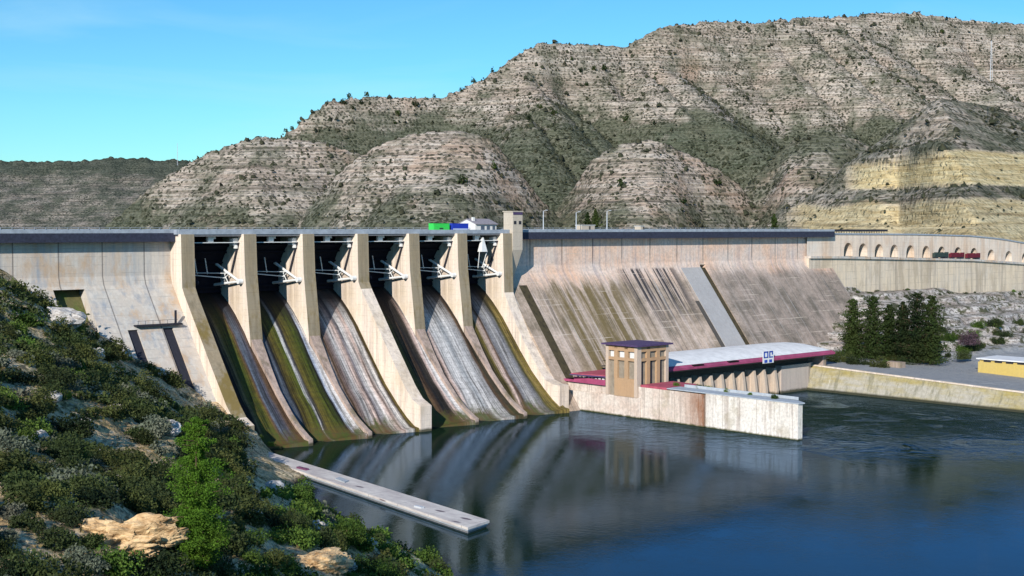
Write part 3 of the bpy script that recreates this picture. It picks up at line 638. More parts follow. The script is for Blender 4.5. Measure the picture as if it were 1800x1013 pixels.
    yel = np.where(e, sstep(zc+4, zc, Z)*sstep(83, 85, Z)*sstep(1465, 1520, px), yel)
    yel = np.where(e, np.maximum(yel, sstep(76, 72, Z+8*(n2-.5))*sstep(1350, 1430, px)*.85), yel)
    veg = np.where(e & (yel > .3), .12, veg)
    F_ = []; R, C_ = a.shape
    idx = np.arange(R*C_).reshape(R, C_)
    F_ = np.stack([idx[:-1, :-1], idx[:-1, 1:], idx[1:, 1:], idx[1:, :-1]], -1).reshape(-1, 4)
    keep = ~((Z[:-1, :-1] < -25) & (Z[1:, 1:] < -25)).reshape(-1)
    V = np.stack([x, y, Z], -1).reshape(-1, 3)
    return V, F_[keep], np.stack([veg, yel, bare, (lay == 1)*1.0], -1).reshape(-1, 4), (x, y, Z, lay, veg, yel, px)
HV, HF, HC, HG = hills()
kk = NT('hill_rock_and_scrub')
at = kk.n('ShaderNodeAttribute', attribute_name='mask'); cs = kk.n('ShaderNodeSeparateColor'); kk.l(at.outputs['Color'], cs.inputs[0]); VEG, YEL, BARE = cs.outputs; FAR = at.outputs['Alpha']
P = lambda sc, off=(0,0,0): kk.coord(sc, world=True, off=off)
base = kk.mix(kk.ramp(kk.noise(P((.008,.008,.02)),1,5,.6), [(.35,0),(.65,1)]), (.46,.36,.285), (.48,.41,.34))
strat = kk.noise(P((.007,.007,.40)),1,6,.74); strat2 = kk.noise(P((.010,.010,.75), (4,4,4)),1,4,.6)
c = kk.mix(kk.math('MULTIPLY', kk.ramp(strat, [(.50,0),(.55,1)]), .8), base, (.70,.61,.52))
c = kk.mix(kk.math('MULTIPLY', kk.ramp(strat2, [(.53,0),(.57,1)]), .65), c, (.64,.53,.42))
c = kk.mix(kk.math('MULTIPLY', kk.ramp(strat, [(.40,1),(.45,0)]), .7), c, (.13,.11,.085))  # dark bands put ledge shadow and shrubs into the rock colour
c = kk.mix(kk.math('MULTIPLY', BARE, .75), c, (.52,.33,.22))
yc = kk.mix(kk.ramp(kk.noise(P((.03,.03,.5), (2,2,2)),1,6,.65), [(.42,0),(.58,1)]), (.66,.50,.25), (.88,.73,.43))
yc = kk.mix(kk.math('MULTIPLY', kk.ramp(strat, [(.38,1),(.43,0)]), .6), yc, (.30,.22,.12))
c = kk.mix(YEL, c, yc)
# soil / grass between
gn = kk.noise(P((.03,.03,.03), (9,1,1)),1,7,.7)
thr = kk.math('MULTIPLY', VEG, .55)
grass = kk.ramp(kk.math('ADD', kk.math('SUBTRACT', gn, .62), thr), [(.06,0),(.26,1)])
c = kk.mix(kk.math('MULTIPLY', grass, .85), c, kk.mix(kk.ramp(gn, [(.4,0),(.6,1)]), (.065,.095,.055), (.12,.135,.085)))
spk = kk.noise(P((.33,.33,.33)),1,4,.75); v2 = kk.vor(P((.28,.28,.34)),1)
dots = kk.math('MULTIPLY', kk.ramp(kk.math('ADD', kk.math('SUBTRACT', .52, v2), kk.math('MULTIPLY', VEG, .16)), [(.10,0),(.22,1)]), kk.ramp(kk.noise(P((.05,.05,.05)),1,3), [(.35,.3),(.6,1)]))
c = kk.mix(kk.math('MULTIPLY', dots, kk.math('SUBTRACT', .85, kk.math('MULTIPLY', YEL, .7))), c, kk.mix(kk.ramp(spk, [(.4,0),(.6,1)]), (.030,.040,.022), (.07,.075,.045)))
c = kk.mix(.5, c, kk.ramp(spk, [(.30,.4),(.55,1)]), 'MULTIPLY')
c = kk.mix(kk.math('MULTIPLY', FAR, .35), c, (.03,.045,.05))
kk.col(c, .95); kk.b.inputs['Specular IOR Level'].default_value = .05
kk.bump(kk.math('ADD', kk.math('MULTIPLY', kk.math('ADD', strat, strat2), 1.6), kk.math('ADD', kk.math('MULTIPLY', spk, .6), kk.math('MULTIPLY', dots, .6))), 1.0, 1.9); m_hill = kk.m
ho = mesh_np('hills', HV, HF, m_hill, smooth=True); tag(ho, 'dry terraced rocky mountainside with scattered scrub beyond the dam', 'hills', kind='structure')
ca = ho.data.attributes.new('mask', 'FLOAT_COLOR', 'POINT')
ca.data.foreach_set('color', HC.astype(np.float32).ravel()) if len(ca.data) == len(HC) else None
_hx, _hy, _hz, _hl, _hv, _hyel, _hpx = HG
_hpy = proj(_hx, _hy, _hz)[1]
def on_hill(px, py, layer=None):
    j = int(np.argmin(np.abs(_hpx[0]-px))); c_ = _hpy[:, j]
    ok = np.where((c_ <= py) & (_hz[:, j] > 50))[0]
    i = ok[0] if len(ok) else int(np.argmin(c_))
    return _hx[i, j], _hy[i, j], _hz[i, j]
# ------------------------------------------------------------------ LEFT BANK
CP = []
for (u, v, Y) in [(0,1013,80),(300,1013,90),(600,1013,125),(750,1025,205),(450,1013,105),(0,850,110),(200,850,125),(400,880,140),(565,905,235),(0,700,160),(200,710,190),(350,745,240),(430,815,300),(0,610,230),(100,640,260),(0,515,300),(0,466,345),(100,535,346),(200,608,344),(330,702,338),(405,748,336),(480,960,160),(250,950,100),(470,870,240),(300,800,170),(120,760,160)]:
    CP.append(atY(u, v, Y))
CP += [(0,0,56.3),(0,14,51),(0,40,40),(0,80,22),(-15,60,36),(-34,52,45),(-70,80,52),(-100,130,54),(-140,200,58),(-180,300,62),(-200,350,64),(-240,400,70),(-150,420,50),(30,0,48),(-50,0,58),(0,-30,60),(-100,-30,66),
       (-50,330,-2),(-28,262,-2),(-4,205,-2),(22,150,-2),(48,90,-2),(80,20,-2),(120,-30,-2),(10,230,-9),(60,160,-9),(-20,300,-8),(100,90,-9),(-30,345,-8),(0,300,-12),(140,30,-9),(60,250,-14),(110,180,-14),(*W(6,37)[:2],-5),(*W(15,41)[:2],-6),(*W(28,44)[:2],-8),(*W(4,52)[:2],-5),(*W(-12,80)[:2],-2.5),(*W(-24,112)[:2],-2.5),(-300,200,75),(-300,380,85),(-58,350,3.0)]
CP = np.array([tuple(c) for c in CP], float)
def tps(P, lam=.6):
    n = len(P); xy = P[:, :2]/100; d = np.linalg.norm(xy[:, None]-xy[None], axis=-1); K = np.where(d > 0, d*d*np.log(d+1e-12), 0)+lam*.01*np.eye(n)
    Q = np.hstack([np.ones((n, 1)), xy]); M = np.block([[K, Q], [Q.T, np.zeros((3, 3))]])
    w = np.linalg.solve(M, np.concatenate([P[:, 2], np.zeros(3)])); return xy, w
_xy, _w = tps(CP)
def bank_z(x, y, rough=True):
    x = np.asarray(x, float); y = np.asarray(y, float); z = _w[-3]+_w[-2]*x/100+_w[-1]*y/100
    for k in range(len(_xy)):
        r2 = (x/100-_xy[k, 0])**2+(y/100-_xy[k, 1])**2; z = z+_w[k]*.5*r2*np.log(r2+1e-12)
    if rough:
        m = sstep(12, 50, np.hypot(x, y))
        z = z+m*((fbm(x*.05, y*.05, 201, 4)-.5)*5+(fbm(x*.25, y*.25, 205, 3)-.5)*1.6)
        per = 3.2; f = (z/per+.6*fbm(x*.03, y*.03, 207)) % 1.0
        z = z+m*1.3*(sstep(.35, .6, f)-f)*vn(x*.06, y*.06, 209)
    return z
def bank_cut(x, y, z):
    t, n = TN(x, y)
    z = np.where((n < -14) & (t > -400), np.minimum(z, 30), z)
    # keep the hillside out of the spillway bays
    m = sstep(1.0, 6, t)*sstep(72, 50, n); z = np.where(z > -3, z*(1-m)-4*m, z)
    return np.where((t > -1.0) & (n < 24+0*t), np.minimum(z, -3), z)
bx_ = np.arange(-330, 150.1, 1.25); by_ = np.arange(-30, 430.1, 1.25); BX, BY = np.meshgrid(bx_, by_)
BZ = bank_cut(BX, BY, bank_z(BX, BY))
ix = np.arange(BX.size).reshape(BX.shape); BF = np.stack([ix[:-1, :-1], ix[:-1, 1:], ix[1:, 1:], ix[1:, :-1]], -1).reshape(-1, 4)
kk = NT('bank_soil'); P = lambda sc, off=(0,0,0): kk.coord(sc, world=True, off=off)
n1 = kk.noise(P((.12,.12,.2)),1,7,.65); n2 = kk.noise(P((1.1,1.1,1.8)),1,8,.7); v1 = kk.vor(P((.7,.7,1.0)),1)
c = kk.mix(kk.ramp(n1, [(.38,0),(.6,1)]), (.72,.47,.22), (.86,.68,.43)); c = kk.mix(kk.ramp(n2, [(.40,1),(.52,0)]), c, (.20,.15,.09))
c = kk.mix(kk.math('MULTIPLY', kk.ramp(kk.noise(P((.3,.3,.3), (5,5,5)),1,6,.7), [(.50,0),(.60,1)]), .8), c, (.11,.12,.055))
c = kk.mix(kk.math('MULTIPLY', kk.ramp(v1, [(.15,1),(.3,0)]), .35), c, (.70,.64,.56))
c = kk.mix(kk.ramp(kk.math('DIVIDE', kk.xyz(P((1,1,1)))[2], 10), [(.02,1),(.12,0)]), c, (.05,.045,.025))
kk.col(c, .95); kk.bump(kk.math('ADD', n2, kk.math('MULTIPLY', v1, .6)), 1, .5)
tag(mesh_np('hillside', np.stack([BX, BY, BZ], -1).reshape(-1, 3), BF, kk.m, smooth=True), kind='structure')
def on_bank(px, py, y0=40):
    d = ray(px, py); Ys = np.arange(y0, 380, .5); X_ = d[0]/d[1]*Ys; Z_ = CAM_H+d[2]/d[1]*Ys; g = bank_z(X_, Ys)
    k = np.where(g >= Z_)[0]
    if not len(k): return None
    k = k[0]; return X_[k], Ys[k], g[k]
# ------------------------------------------------------------------ RIGHT BANK
def rb_z(t, n):
    zb = np.interp(t, [255, 288, 311, 477, 700], [12, 25, 32, 25.5, 18]); zp = np.interp(n, [30, 43, 124, 260], [9.2, 8.5, 5.8, 4])
    u = np.clip((n+4)/(34+34*sstep(262, 292, t)), 0, 1)+ (fbm(t*.04, n*.04, 301)-.5)*.22*sstep(-4, 4, n)
    u = np.clip(u, 0, 1)
    z = zp+(zb-zp)*(1-u)
    st = 3.4; f = (z/st+.25*vn(t*.02, n*.02, 303)) % 1; z = z+np.where(z > zp+1, 2.9*(sstep(.3, .5, f)-f), 0)*(z > zp+1)
    z = z+(fbm(t*.3, n*.3, 305)-.5)*.9*np.where(u < 1, 1, .15)
    z = np.where(n < -4.6, 15, z)
    return z
tg = np.arange(217, 720, 1.5); ng = np.arange(-8, 300, 1.2); Tg, Ng = np.meshgrid(tg, ng); Zg = rb_z(Tg, Ng)
Zg = np.where((Tg < 223.5) & (Ng > 42), -5, Zg); Zg = np.where((Tg < 288) & (Ng < 8), np.minimum(Zg, 20), Zg)
Xg = OX+Tg*CT+Ng*ST; Yg = OY+Tg*ST-Ng*CT
ix = np.arange(Tg.size).reshape(Tg.shape); RF = np.stack([ix[:-1, :-1], ix[:-1, 1:], ix[1:, 1:], ix[1:, :-1]], -1).reshape(-1, 4)[:, ::-1]
kk = NT('right_bank_rock'); P = lambda sc, off=(0,0,0): kk.coord(sc, world=True, off=off); X = kk.xyz(P((1,1,1)))
nn_ = kk.n('ShaderNodeNewGeometry').outputs['Normal']; up_ = kk.xyz(nn_)[2]
sa = kk.noise(P((.05,.05,.7)),1,7,.68); sb = kk.noise(P((.6,.6,1.2)),1,8,.7)
rock = kk.mix(kk.ramp(sa, [(.40,0),(.58,1)]), (.34,.28,.24), (.66,.61,.56)); rock = kk.mix(kk.ramp(sb, [(.42,1),(.5,0)]), rock, (.20,.17,.15))
gr = kk.mix(kk.ramp(kk.noise(P((.15,.15,.15)),1,6,.7), [(.45,0),(.55,1)]), (.26,.24,.21), (.16,.16,.09))
road = kk.mix(kk.ramp(sb, [(.35,0),(.65,1)]), (.27,.28,.29), (.34,.34,.34))
c = kk.mix(kk.ramp(kk.math('DIVIDE', X[2], 20), [(.46,0),(.56,1)]), road, rock)
c = kk.mix(kk.math('MULTIPLY', kk.ramp(kk.noise(P((.22,.22,.3), (7,7,0)),1,6,.7), [(.49,0),(.57,1)]), kk.ramp(kk.math('DIVIDE', X[2], 20), [(.46,0),(.5,1)])), c, (.09,.09,.05))
kk.col(c, .95); kk.bump(kk.math('ADD', sa, sb), 1, .6); m_rb = kk.m
tag(mesh_np('right_bank_terrain', np.stack([Xg, Yg, Zg], -1).reshape(-1, 3), RF, m_rb, smooth=True), kind='structure')
bpy.data.objects['right_bank_terrain'].name = 'terrain'
# revetment
kk = NT('revetment_concrete'); X = kk.xyz(kk.coord())
c = kk.mix(kk.ramp(kk.noise(kk.coord((.3,.06,.2)),1,6,.65), [(.38,0),(.6,1)]), (.40,.32,.12), (.46,.42,.34)); 
c = kk.mix(kk.math('MULTIPLY', kk.ramp(kk.noise(kk.coord((.15,.5,.12), off=(3,0,0)),1,6,.7), [(.5,0),(.62,1)]), .6), c, (.20,.19,.12))
wl = kk.math('MULTIPLY', kk.ramp(kk.noise(kk.coord((.08,.9,.05), off=(1,6,0)),1,4,.5), [(.70,0),(.73,1)]), kk.ramp(kk.math('DIVIDE', X[2], 10), [(.3,1),(.7,0)]))
c = kk.mix(wl, c, (.75,.72,.62)); c = kk.mix(kk.ramp(kk.math('DIVIDE', X[2], 10), [(.06,1),(.12,0)]), c, (.05,.05,.03))
c = kk.mix(.4, c, kk.ramp(kk.noise(kk.coord((1,1,1)),1,8,.7), [(.33,.35),(.6,1)]), 'MULTIPLY'); kk.col(c, .9); kk.bump(kk.noise(kk.coord((1,1,1)),1,8,.7),.4,.1)
RV = thing('revetment', 220, 43, 0, 'sloping ochre stained concrete river wall along the right bank', 'river wall'); o0 = (220,43,0)
q = MB(o0); zt = lambda n: float(np.interp(n, [43,124,300], [8.5,5.8,3.8]))
def slab(n0, n1, b0, b1, c0, c1, zb0, zb1, zt0, zt1): q.hexa([(b0,n0,zb0),(b0+12,n0,zb0),(b1+12,n1,zb1),(b1,n1,zb1),(c0,n0,zt0),(c0+5,n0,zt0),(c1+5,n1,zt1),(c1,n1,zt1)])
ns = list(np.arange(43, 300, 12.0))
for a, b in zip(ns[:-1], ns[1:]): slab(a, b-.08, 218.2, 218.2, 224, 224, -4, -4, zt(a), zt(b))
q.build('facing', kk.m, RV)
q = MB(o0)
for a, b in zip(ns[:-1], ns[1:]): q.hexa([(223.8,a,zt(a)),(225,a,zt(a)),(225,b,zt(b)),(223.8,b,zt(b)),(223.8,a,zt(a)+.45),(225,a,zt(a)+.45),(225,b,zt(b)+.45),(223.8,b,zt(b)+.45)])
q.build('coping', m_pier, RV)
# arched retaining wall
m_arch = concrete('arched_wall_concrete', (.84,.66,.50), (.84,.74,.64), (.50,.42,.36), .8, 1.8, streak=.5, moss=(.66,.45,.30), mossamt=.5)
RW = thing('arched_retaining_wall', 380, -5, 30, 'long cream retaining wall with a row of dark arched niches at its top', 'wall'); o0 = (380,-5,30)
TOP = lambda t: float(np.interp(t, [288,298,313,369,419,450,476,560,700], [55.9,55.8,55.6,55.3,54.4,52.8,50.3,45,40]))
LED = lambda t: float(np.interp(t, [288,312,350,420,477,700], [46.8,46.4,45.4,43.6,40.7,33])); 
BOT = lambda t: float(np.interp(t, [288,311,477,700], [16,28,22,14]))
AC = [318.1,329.4,341.9,354.3,367.5,381.1,394.6,409.5,424.4,440.9,458.5,475.5,493,511,530]
def quad(q, pts, m=0): q.f([q.p(*p_) for p_ in pts], m)
q = MB(o0); nf = -5.0; dp = 5.5
edges = [288]+[(a+b)/2 for a, b in zip(AC[:-1], AC[1:])]+[540]; edges[0] = 288
for k, ac in enumerate(AC):
    l, r = edges[k], edges[k+1]; hw = 3.3; b = LED(ac)-.2; hgt = 5.9-(ac-318)*.004
    th = np.linspace(0, math.pi, 13); arc = [(ac-hw*math.cos(w), b+1.6+(hgt-1.6)*math.sin(w)**.85) for w in th]
    pts = [(ac-hw, b)]+arc+[(ac+hw, b)]
    quad(q, [(l,nf,LED(l)-1),(ac-hw,nf,LED(ac)-1),(ac-hw,nf,b+1.6),(l,nf,b+1.6)]); quad(q, [(ac+hw,nf,LED(ac)-1),(r,nf,LED(r)-1),(r,nf,b+1.6),(ac+hw,nf,b+1.6)])
    # spandrels: fan strips up to the top
    xs = [l]+[p_[0] for p_ in arc]+[r]; zs = [b+1.6]+[p_[1] for p_ in arc]+[b+1.6]
    for (x0, z0, x1, z1) in zip(xs[:-1], zs[:-1], xs[1:], zs[1:]): quad(q, [(x0,nf,z0),(x1,nf,z1),(x1,nf,TOP(x1)),(x0,nf,TOP(x0))])
    for p0, p1 in zip(pts[:-1], pts[1:]): quad(q, [(p0[0],nf,p0[1]),(p1[0],nf,p1[1]),(p1[0],nf-dp,p1[1]),(p0[0],nf-dp,p0[1])])
    quad(q, [(ac-hw-.5,nf-dp,b-1),(ac+hw+.5,nf-dp,b-1),(ac+hw+.5,nf-dp,b+hgt+.5),(ac-hw-.5,nf-dp,b+hgt+.5)])
ups = [288]+list(np.arange(300, 541, 12.0))
q.build('arcade', m_arch, RW)
q = MB(o0)
for a, b in zip(ups[:-1], ups[1:]): q.hexa([(a,-12,TOP(a)-1.2),(a,-4.6,TOP(a)-.1),(b,-4.6,TOP(b)-.1),(b,-12,TOP(b)-1.2),(a,-12,TOP(a)+.5),(a,-4.6,TOP(a)+.5),(b,-4.6,TOP(b)+.5),(b,-12,TOP(b)+.5)])
q.build('coping', m_crest, RW)
q = MB(o0)
for a, b in zip(ups[:-1], ups[1:]): q.hexa([(a,-9.2,LED(a)-1.2),(a,-3.0,LED(a)-1.2),(b,-3.0,LED(b)-1.2),(b,-9.2,LED(b)-1.2),(a,-9.2,LED(a)-.25),(a,-3.0,LED(a)-.25),(b,-3.0,LED(b)-.25),(b,-9.2,LED(b)-.25)])
q.build('ledge', m_lwall, RW)
m_loww = concrete('lower_wall_concrete', (.76,.62,.45), (.72,.62,.50), (.40,.33,.26), .95, 3.1, joint=0, streak=.45, moss=(.50,.40,.28), mossamt=.6)
q = MB(o0)
for a, b in zip(ups[:-1], ups[1:]): q.hexa([(a,-9,BOT(a)-4),(a,-3.6,BOT(a)-4),(b,-3.6,BOT(b)-4),(b,-9,BOT(b)-4),(a,-9,LED(a)-1.21),(a,-3.9,LED(a)-1.21),(b,-3.9,LED(b)-1.21),(b,-9,LED(b)-1.21)])
q.build('lower_wall', m_loww, RW)
# guard rail of the road beyond the crest
q = MB((305,-18,56)); 
for a in np.arange(300, 368, 2.0): q.box(a-.08,a+.08,-18.1,-17.9,55.5,57.6)
q.box(299,369,-18.2,-17.85,56.7,57.7); tag(q.build('guard_fence', m_dark, top=True), 'dark guard fence beside the road at the right end of the crest', 'fence')
# lorries under the arches
def lorry(t, col, lab, cat='trailer'):
    z = LED(t)-.25; e = tag(empty('parked_trailer', W(t,-3.6,z), TH), lab, cat, 'vehicles below the arches'); o0 = (t,-3.6,z)
    q = MB(o0)
    for k in range(8): q.box(t-6+k*1.5, t-6+k*1.5+1.42, -4.7, -3.3, z+.7, z+2.6+.35*math.sin(k*2.1))
    q.build('load', col, e)
    q = MB(o0); q.box(t-6.1,t+6.1,-4.6,-3.4,z+.42,z+.7); q.build('chassis', m_dark, e)
    for x in (t-4.6,t+3.2,t+4.5): q = MB(o0); q.tube((x,-3.6,z+.42),(x,-3.15,z+.42),.42,12); q.build('wheel', m_dark, e)
m_dred = flat('dark_red_tarpaulin', (.13,.015,.028), .7, .35); m_dgrn = flat('dark_green_tarpaulin', (.035,.055,.05), .7, .35)
lorry(406.5, m_dred, 'dark red loaded trailer under the arches, the one nearer the dam'); lorry(421.5, m_dred, 'dark red loaded trailer under the arches, the one farther from the dam'); lorry(392, m_dgrn, 'dark green low trailer parked left of the red ones')
# yellow building on the bank
m_yel = concrete('yellow_render', (.66,.48,.13), (.62,.46,.16), (.5,.36,.12), .3, 0); YB = thing('yellow_building', 262, 100, 6, 'long low yellow building with dark row of openings and pale flat roof', 'building'); o0 = (262,100,6)
q = MB(o0); q.box(261,275,88,150,5,10.8); q.build('wall', m_yel, YB)
q = MB(o0); q.box(260.5,275.5,87.5,150.5,11.7,12.1); q.build('roof', m_vault, YB)
q = MB(o0); q.box(261.4,274,88.4,149.6,10.8,11.7); q.build('clerestory', m_yel, YB)
for n in np.arange(90, 148, 4.2): q = MB(o0); q.box(261.2,261.45,n,n+2.7,10.85,11.55); q.build('window', m_dark, YB)
# fence on the platform
q = MB((250,40,9)); PF = [(232,30),(244,44),(255,90)]
for (a, b) in zip(PF[:-1], PF[1:]):
    L_ = math.dist(a, b); k = int(L_/2.2)
    for i in range(k+1):
        u = i/k; t = a[0]+(b[0]-a[0])*u; n = a[1]+(b[1]-a[1])*u; z = float(rb_z(np.array(t), np.array(n))); q.box(t-.04,t+.04,n-.04,n+.04,z-.2,z+1.7)
    for h in (.9,1.8):
        z0 = float(rb_z(np.array(a[0]), np.array(a[1]))); z1 = float(rb_z(np.array(b[0]), np.array(b[1]))); q.tube((a[0],a[1],z0+h),(b[0],b[1],z1+h),.035,4)
tag(q.build('platform_fence', m_deck, top=True), 'thin grey wire fence in front of the conifers on the right bank', 'fence')
q = MB((248,62,8)); q.box(246,249.5,60,66,7.5,9.8); tag(q.build('loading_ramp', m_rib, top=True), 'small concrete ramp block at the fence below the conifers', 'ramp')
# ------------------------------------------------------------------ WATER
def sheet(name, pts, z, mat):
    V = [(x, y, z) for x, y in pts]; me = bpy.data.meshes.new(name); me.from_pydata(V, [], [tuple(range(len(V)))]); me.materials.append(mat)
    o = bpy.data.objects.new(name, me); COL.objects.link(o); return tag(o, kind='structure')
def water(name, ripple):
    k = NT(name); P = lambda sc, off=(0,0,0): k.coord(sc, world=True, off=off, rot=(0,0,-TH))
    gl = k.n('ShaderNodeBsdfGlossy'); gl.inputs['Color'].default_value = (.38,.54,.84,1); gl.inputs['Roughness'].default_value = .03; df = k.n('ShaderNodeBsdfDiffuse'); df.inputs['Color'].default_value = (.012,.026,.010,1)
    fr = k.n('ShaderNodeFresnel'); fr.inputs['IOR'].default_value = 1.30; ms = k.n('ShaderNodeMixShader'); k.l(fr.outputs[0], ms.inputs[0]); k.l(df.outputs[0], ms.inputs[1]); k.l(gl.outputs[0], ms.inputs[2]); k.l(ms.outputs[0], k.out.inputs[0])
    a = k.noise(P((.8,.8,1)),1,4,.6); b = k.noise(P((.07,.07,1)),1,4,.55); f = k.noise(P((2.6,2.6,1), (3,3,0)),1,3,.6)
    h = k.math('ADD', k.math('MULTIPLY', a, .020), k.math('MULTIPLY', f, .006)); h = k.math('MULTIPLY', h, k.ramp(b, [(.35,.45),(.65,1.25)]))
    if ripple:
        X = k.xyz(k.coord((1,1,1), world=True)); 
        def bell(ax, c, w): return k.math('POWER', 2.718, k.math('MULTIPLY', k.math('POWER', k.math('DIVIDE', k.math('SUBTRACT', X[ax], c), w), 2), -1))
        cx, cy, _ = W(165, 98); m = k.math('MULTIPLY', bell(0, cx, 42), bell(1, cy, 34))
        g = k.noise(P((.20,.20,1), (8,1,0)),1,5,.62,1.2)
        m = k.math('MULTIPLY', m, k.ramp(k.noise(P((.05,.05,1), (1,4,0)),1,4,.6,.8), [(.38,.1),(.52,1)]))
        h = k.math('ADD', h, k.math('MULTIPLY', k.math('MULTIPLY', g, m), 6.0))
    q = k.n('ShaderNodeBump'); q.inputs['Strength'].default_value = 1; q.inputs['Distance'].default_value = 1.0; k.l(h, q.inputs['Height']); k.l(q.outputs[0], gl.inputs['Normal']); k.l(q.outputs[0], fr.inputs['Normal'])
    return k.m
sheet('river_water', [(-250,-300),(2200,-300),(2200,900),(300,900),(-250,420)], 0.0, water('river_water', True))
rp = [W(-420,-15.5)[:2], W(310,-15.5)[:2], W(900,-100)[:2], (1500,1400), (-1500,1400), (-1500,300)]
sheet('reservoir_water', rp, 50.0, water('reservoir_water', False))
gm = NT('ground_soil'); gn = gm.noise(gm.coord((.02,.02,.02), world=True),1,7,.65); gm.col(gm.mix(gm.ramp(gn, [(.4,0),(.6,1)]), (.20,.17,.11), (.10,.11,.06)), .95)
sheet('ground', [(-9000,-9000),(9000,-9000),(9000,12000),(-9000,12000)], -16, gm.m)
# ------------------------------------------------------------------ VEGETATION
def leafmat(name, dark, light, hue=.0, rough=.7):
    k = NT(name); oi = k.n('ShaderNodeObjectInfo').outputs['Random']
    n1 = k.noise(k.coord((1.3,1.3,1.3)),1,4,.6); n2 = k.noise(k.coord((6,6,6)),1,2,.5); n3 = k.noise(k.coord((.12,.12,.12), world=True),1,3,.6)
    f = k.math('ADD', k.math('MULTIPLY', n1, .55), k.math('ADD', k.math('MULTIPLY', n2, .45), k.math('MULTIPLY', k.math('SUBTRACT', oi, .5), .28)))
    c = k.mix(k.ramp(f, [(.36,0),(.64,1)]), dark, light)
    c = k.mix(k.math('MULTIPLY', k.ramp(n3, [(.45,0),(.62,1)]), .5), c, tuple(min(1, (a+b)*.5*g) for a, b, g in zip(dark, light, (1.5,1.15,1.2))))
    k.col(c, rough); k.b.inputs['Specular IOR Level'].default_value = .18
    tr = k.n('ShaderNodeBsdfTranslucent'); k.l(c, tr.inputs[0]); mx = k.n('ShaderNodeMixShader'); mx.inputs[0].default_value = .22
    k.l(k.b.outputs[0], mx.inputs[1]); k.l(tr.outputs[0], mx.inputs[2]); k.l(mx.outputs[0], k.out.inputs[0]); return k.m
m_bushA = leafmat('dark_shrub_leaves', (.012,.024,.010), (.07,.10,.03)); m_bushB = leafmat('olive_shrub_leaves', (.020,.032,.009), (.115,.14,.040)); m_bushC = leafmat('grey_shrub_leaves', (.05,.065,.045), (.20,.23,.16))
m_bushG = leafmat('green_shrub_leaves', (.020,.048,.008), (.14,.24,.04)); m_pine = leafmat('pine_needles', (.010,.038,.004), (.115,.235,.022)); m_con = leafmat('conifer_needles', (.008,.020,.007), (.055,.085,.020)); m_hs = leafmat('hill_scrub_leaves', (.020,.028,.016), (.075,.08,.045))
m_trunk = flat('bark', (.12,.08,.05), .9, .35, sc=3)
def leaves(Cn, size, rng, flatz=.0):
    n = len(Cn); a = rng.normal(size=(n, 3)); a[:, 2] *= (1-flatz); a /= np.linalg.norm(a, axis=1)[:, None]
    b = np.cross(a, rng.normal(size=(n, 3))); b /= np.linalg.norm(b, axis=1)[:, None]; s = np.asarray(size).reshape(-1, 1)*np.ones((n, 1))
    s2 = s*rng.uniform(.4, .75, (n, 1))
    V = np.stack([Cn-a*s, Cn-b*s2, Cn+a*s, Cn+b*s2], 1).reshape(-1, 3); return V, np.arange(4*n).reshape(n, 4)
def blob_pts(n, rng, clusters=9, flat_=.62):
    cc = rng.normal(size=(clusters, 3)); cc /= np.linalg.norm(cc, axis=1)[:, None]; cc *= rng.uniform(.25, .72, (clusters, 1)); cc[:, 2] = np.abs(cc[:, 2])*.9
    rr = rng.uniform(.26, .48, clusters); k = rng.integers(0, clusters, n)
    d = rng.normal(size=(n, 3)); d /= np.linalg.norm(d, axis=1)[:, None]; p = cc[k]+d*(rr[k]*rng.uniform(.6, 1.08, n))[:, None]
    p[:, 2] = np.abs(p[:, 2])*flat_*1.5; return p
def bush_mesh(seed, n, leaf, mat, fl=.62):
    rng = np.random.default_rng(seed); p = blob_pts(n, rng, int(rng.integers(7, 13)), fl); V, F = leaves(p, leaf*rng.uniform(.6, 1.4, n), rng)
    return V, F
BM = []
for k, m in enumerate([m_bushA, m_bushA, m_bushB, m_bushC, m_bushG, m_bushB, m_bushA]):
    V, F = bush_mesh(500+k, 2600, .046, m, .55+.08*(k % 3)); o = mesh_np('shrub', V, F, m); BM.append(o.data); bpy.data.objects.remove(o)
def put(data, name, x, y, z, s, rz, label, cat, group=None, sz=1.0):
    o = bpy.data.objects.new(name, data); COL.objects.link(o); o.location = (x, y, z); o.scale = (s, s, s*sz); o.rotation_euler = (0, 0, rz); return tag(o, label, cat, group)
BARE_ = [(205,930,62,34),(560,985,80,24),(440,880,26,26),(170,690,30,16),(205,770,26,24),(60,690,34,10),(60,800,30,16),(175,840,36,12),(395,780,10,14),(120,680,10,6),(330,1000,10,10),(265,870,12,10)]
def is_bare(px, py):
    r = False
    for (u, v, a, b) in BARE_: r = r | (((px-u)/a)**2+((py-v)/b)**2 < 1)
    return r
rng = np.random.default_rng(5); cand = []
N = 26000; ux = rng.uniform(-60, 860, N); uy = rng.uniform(440, 1150, N)
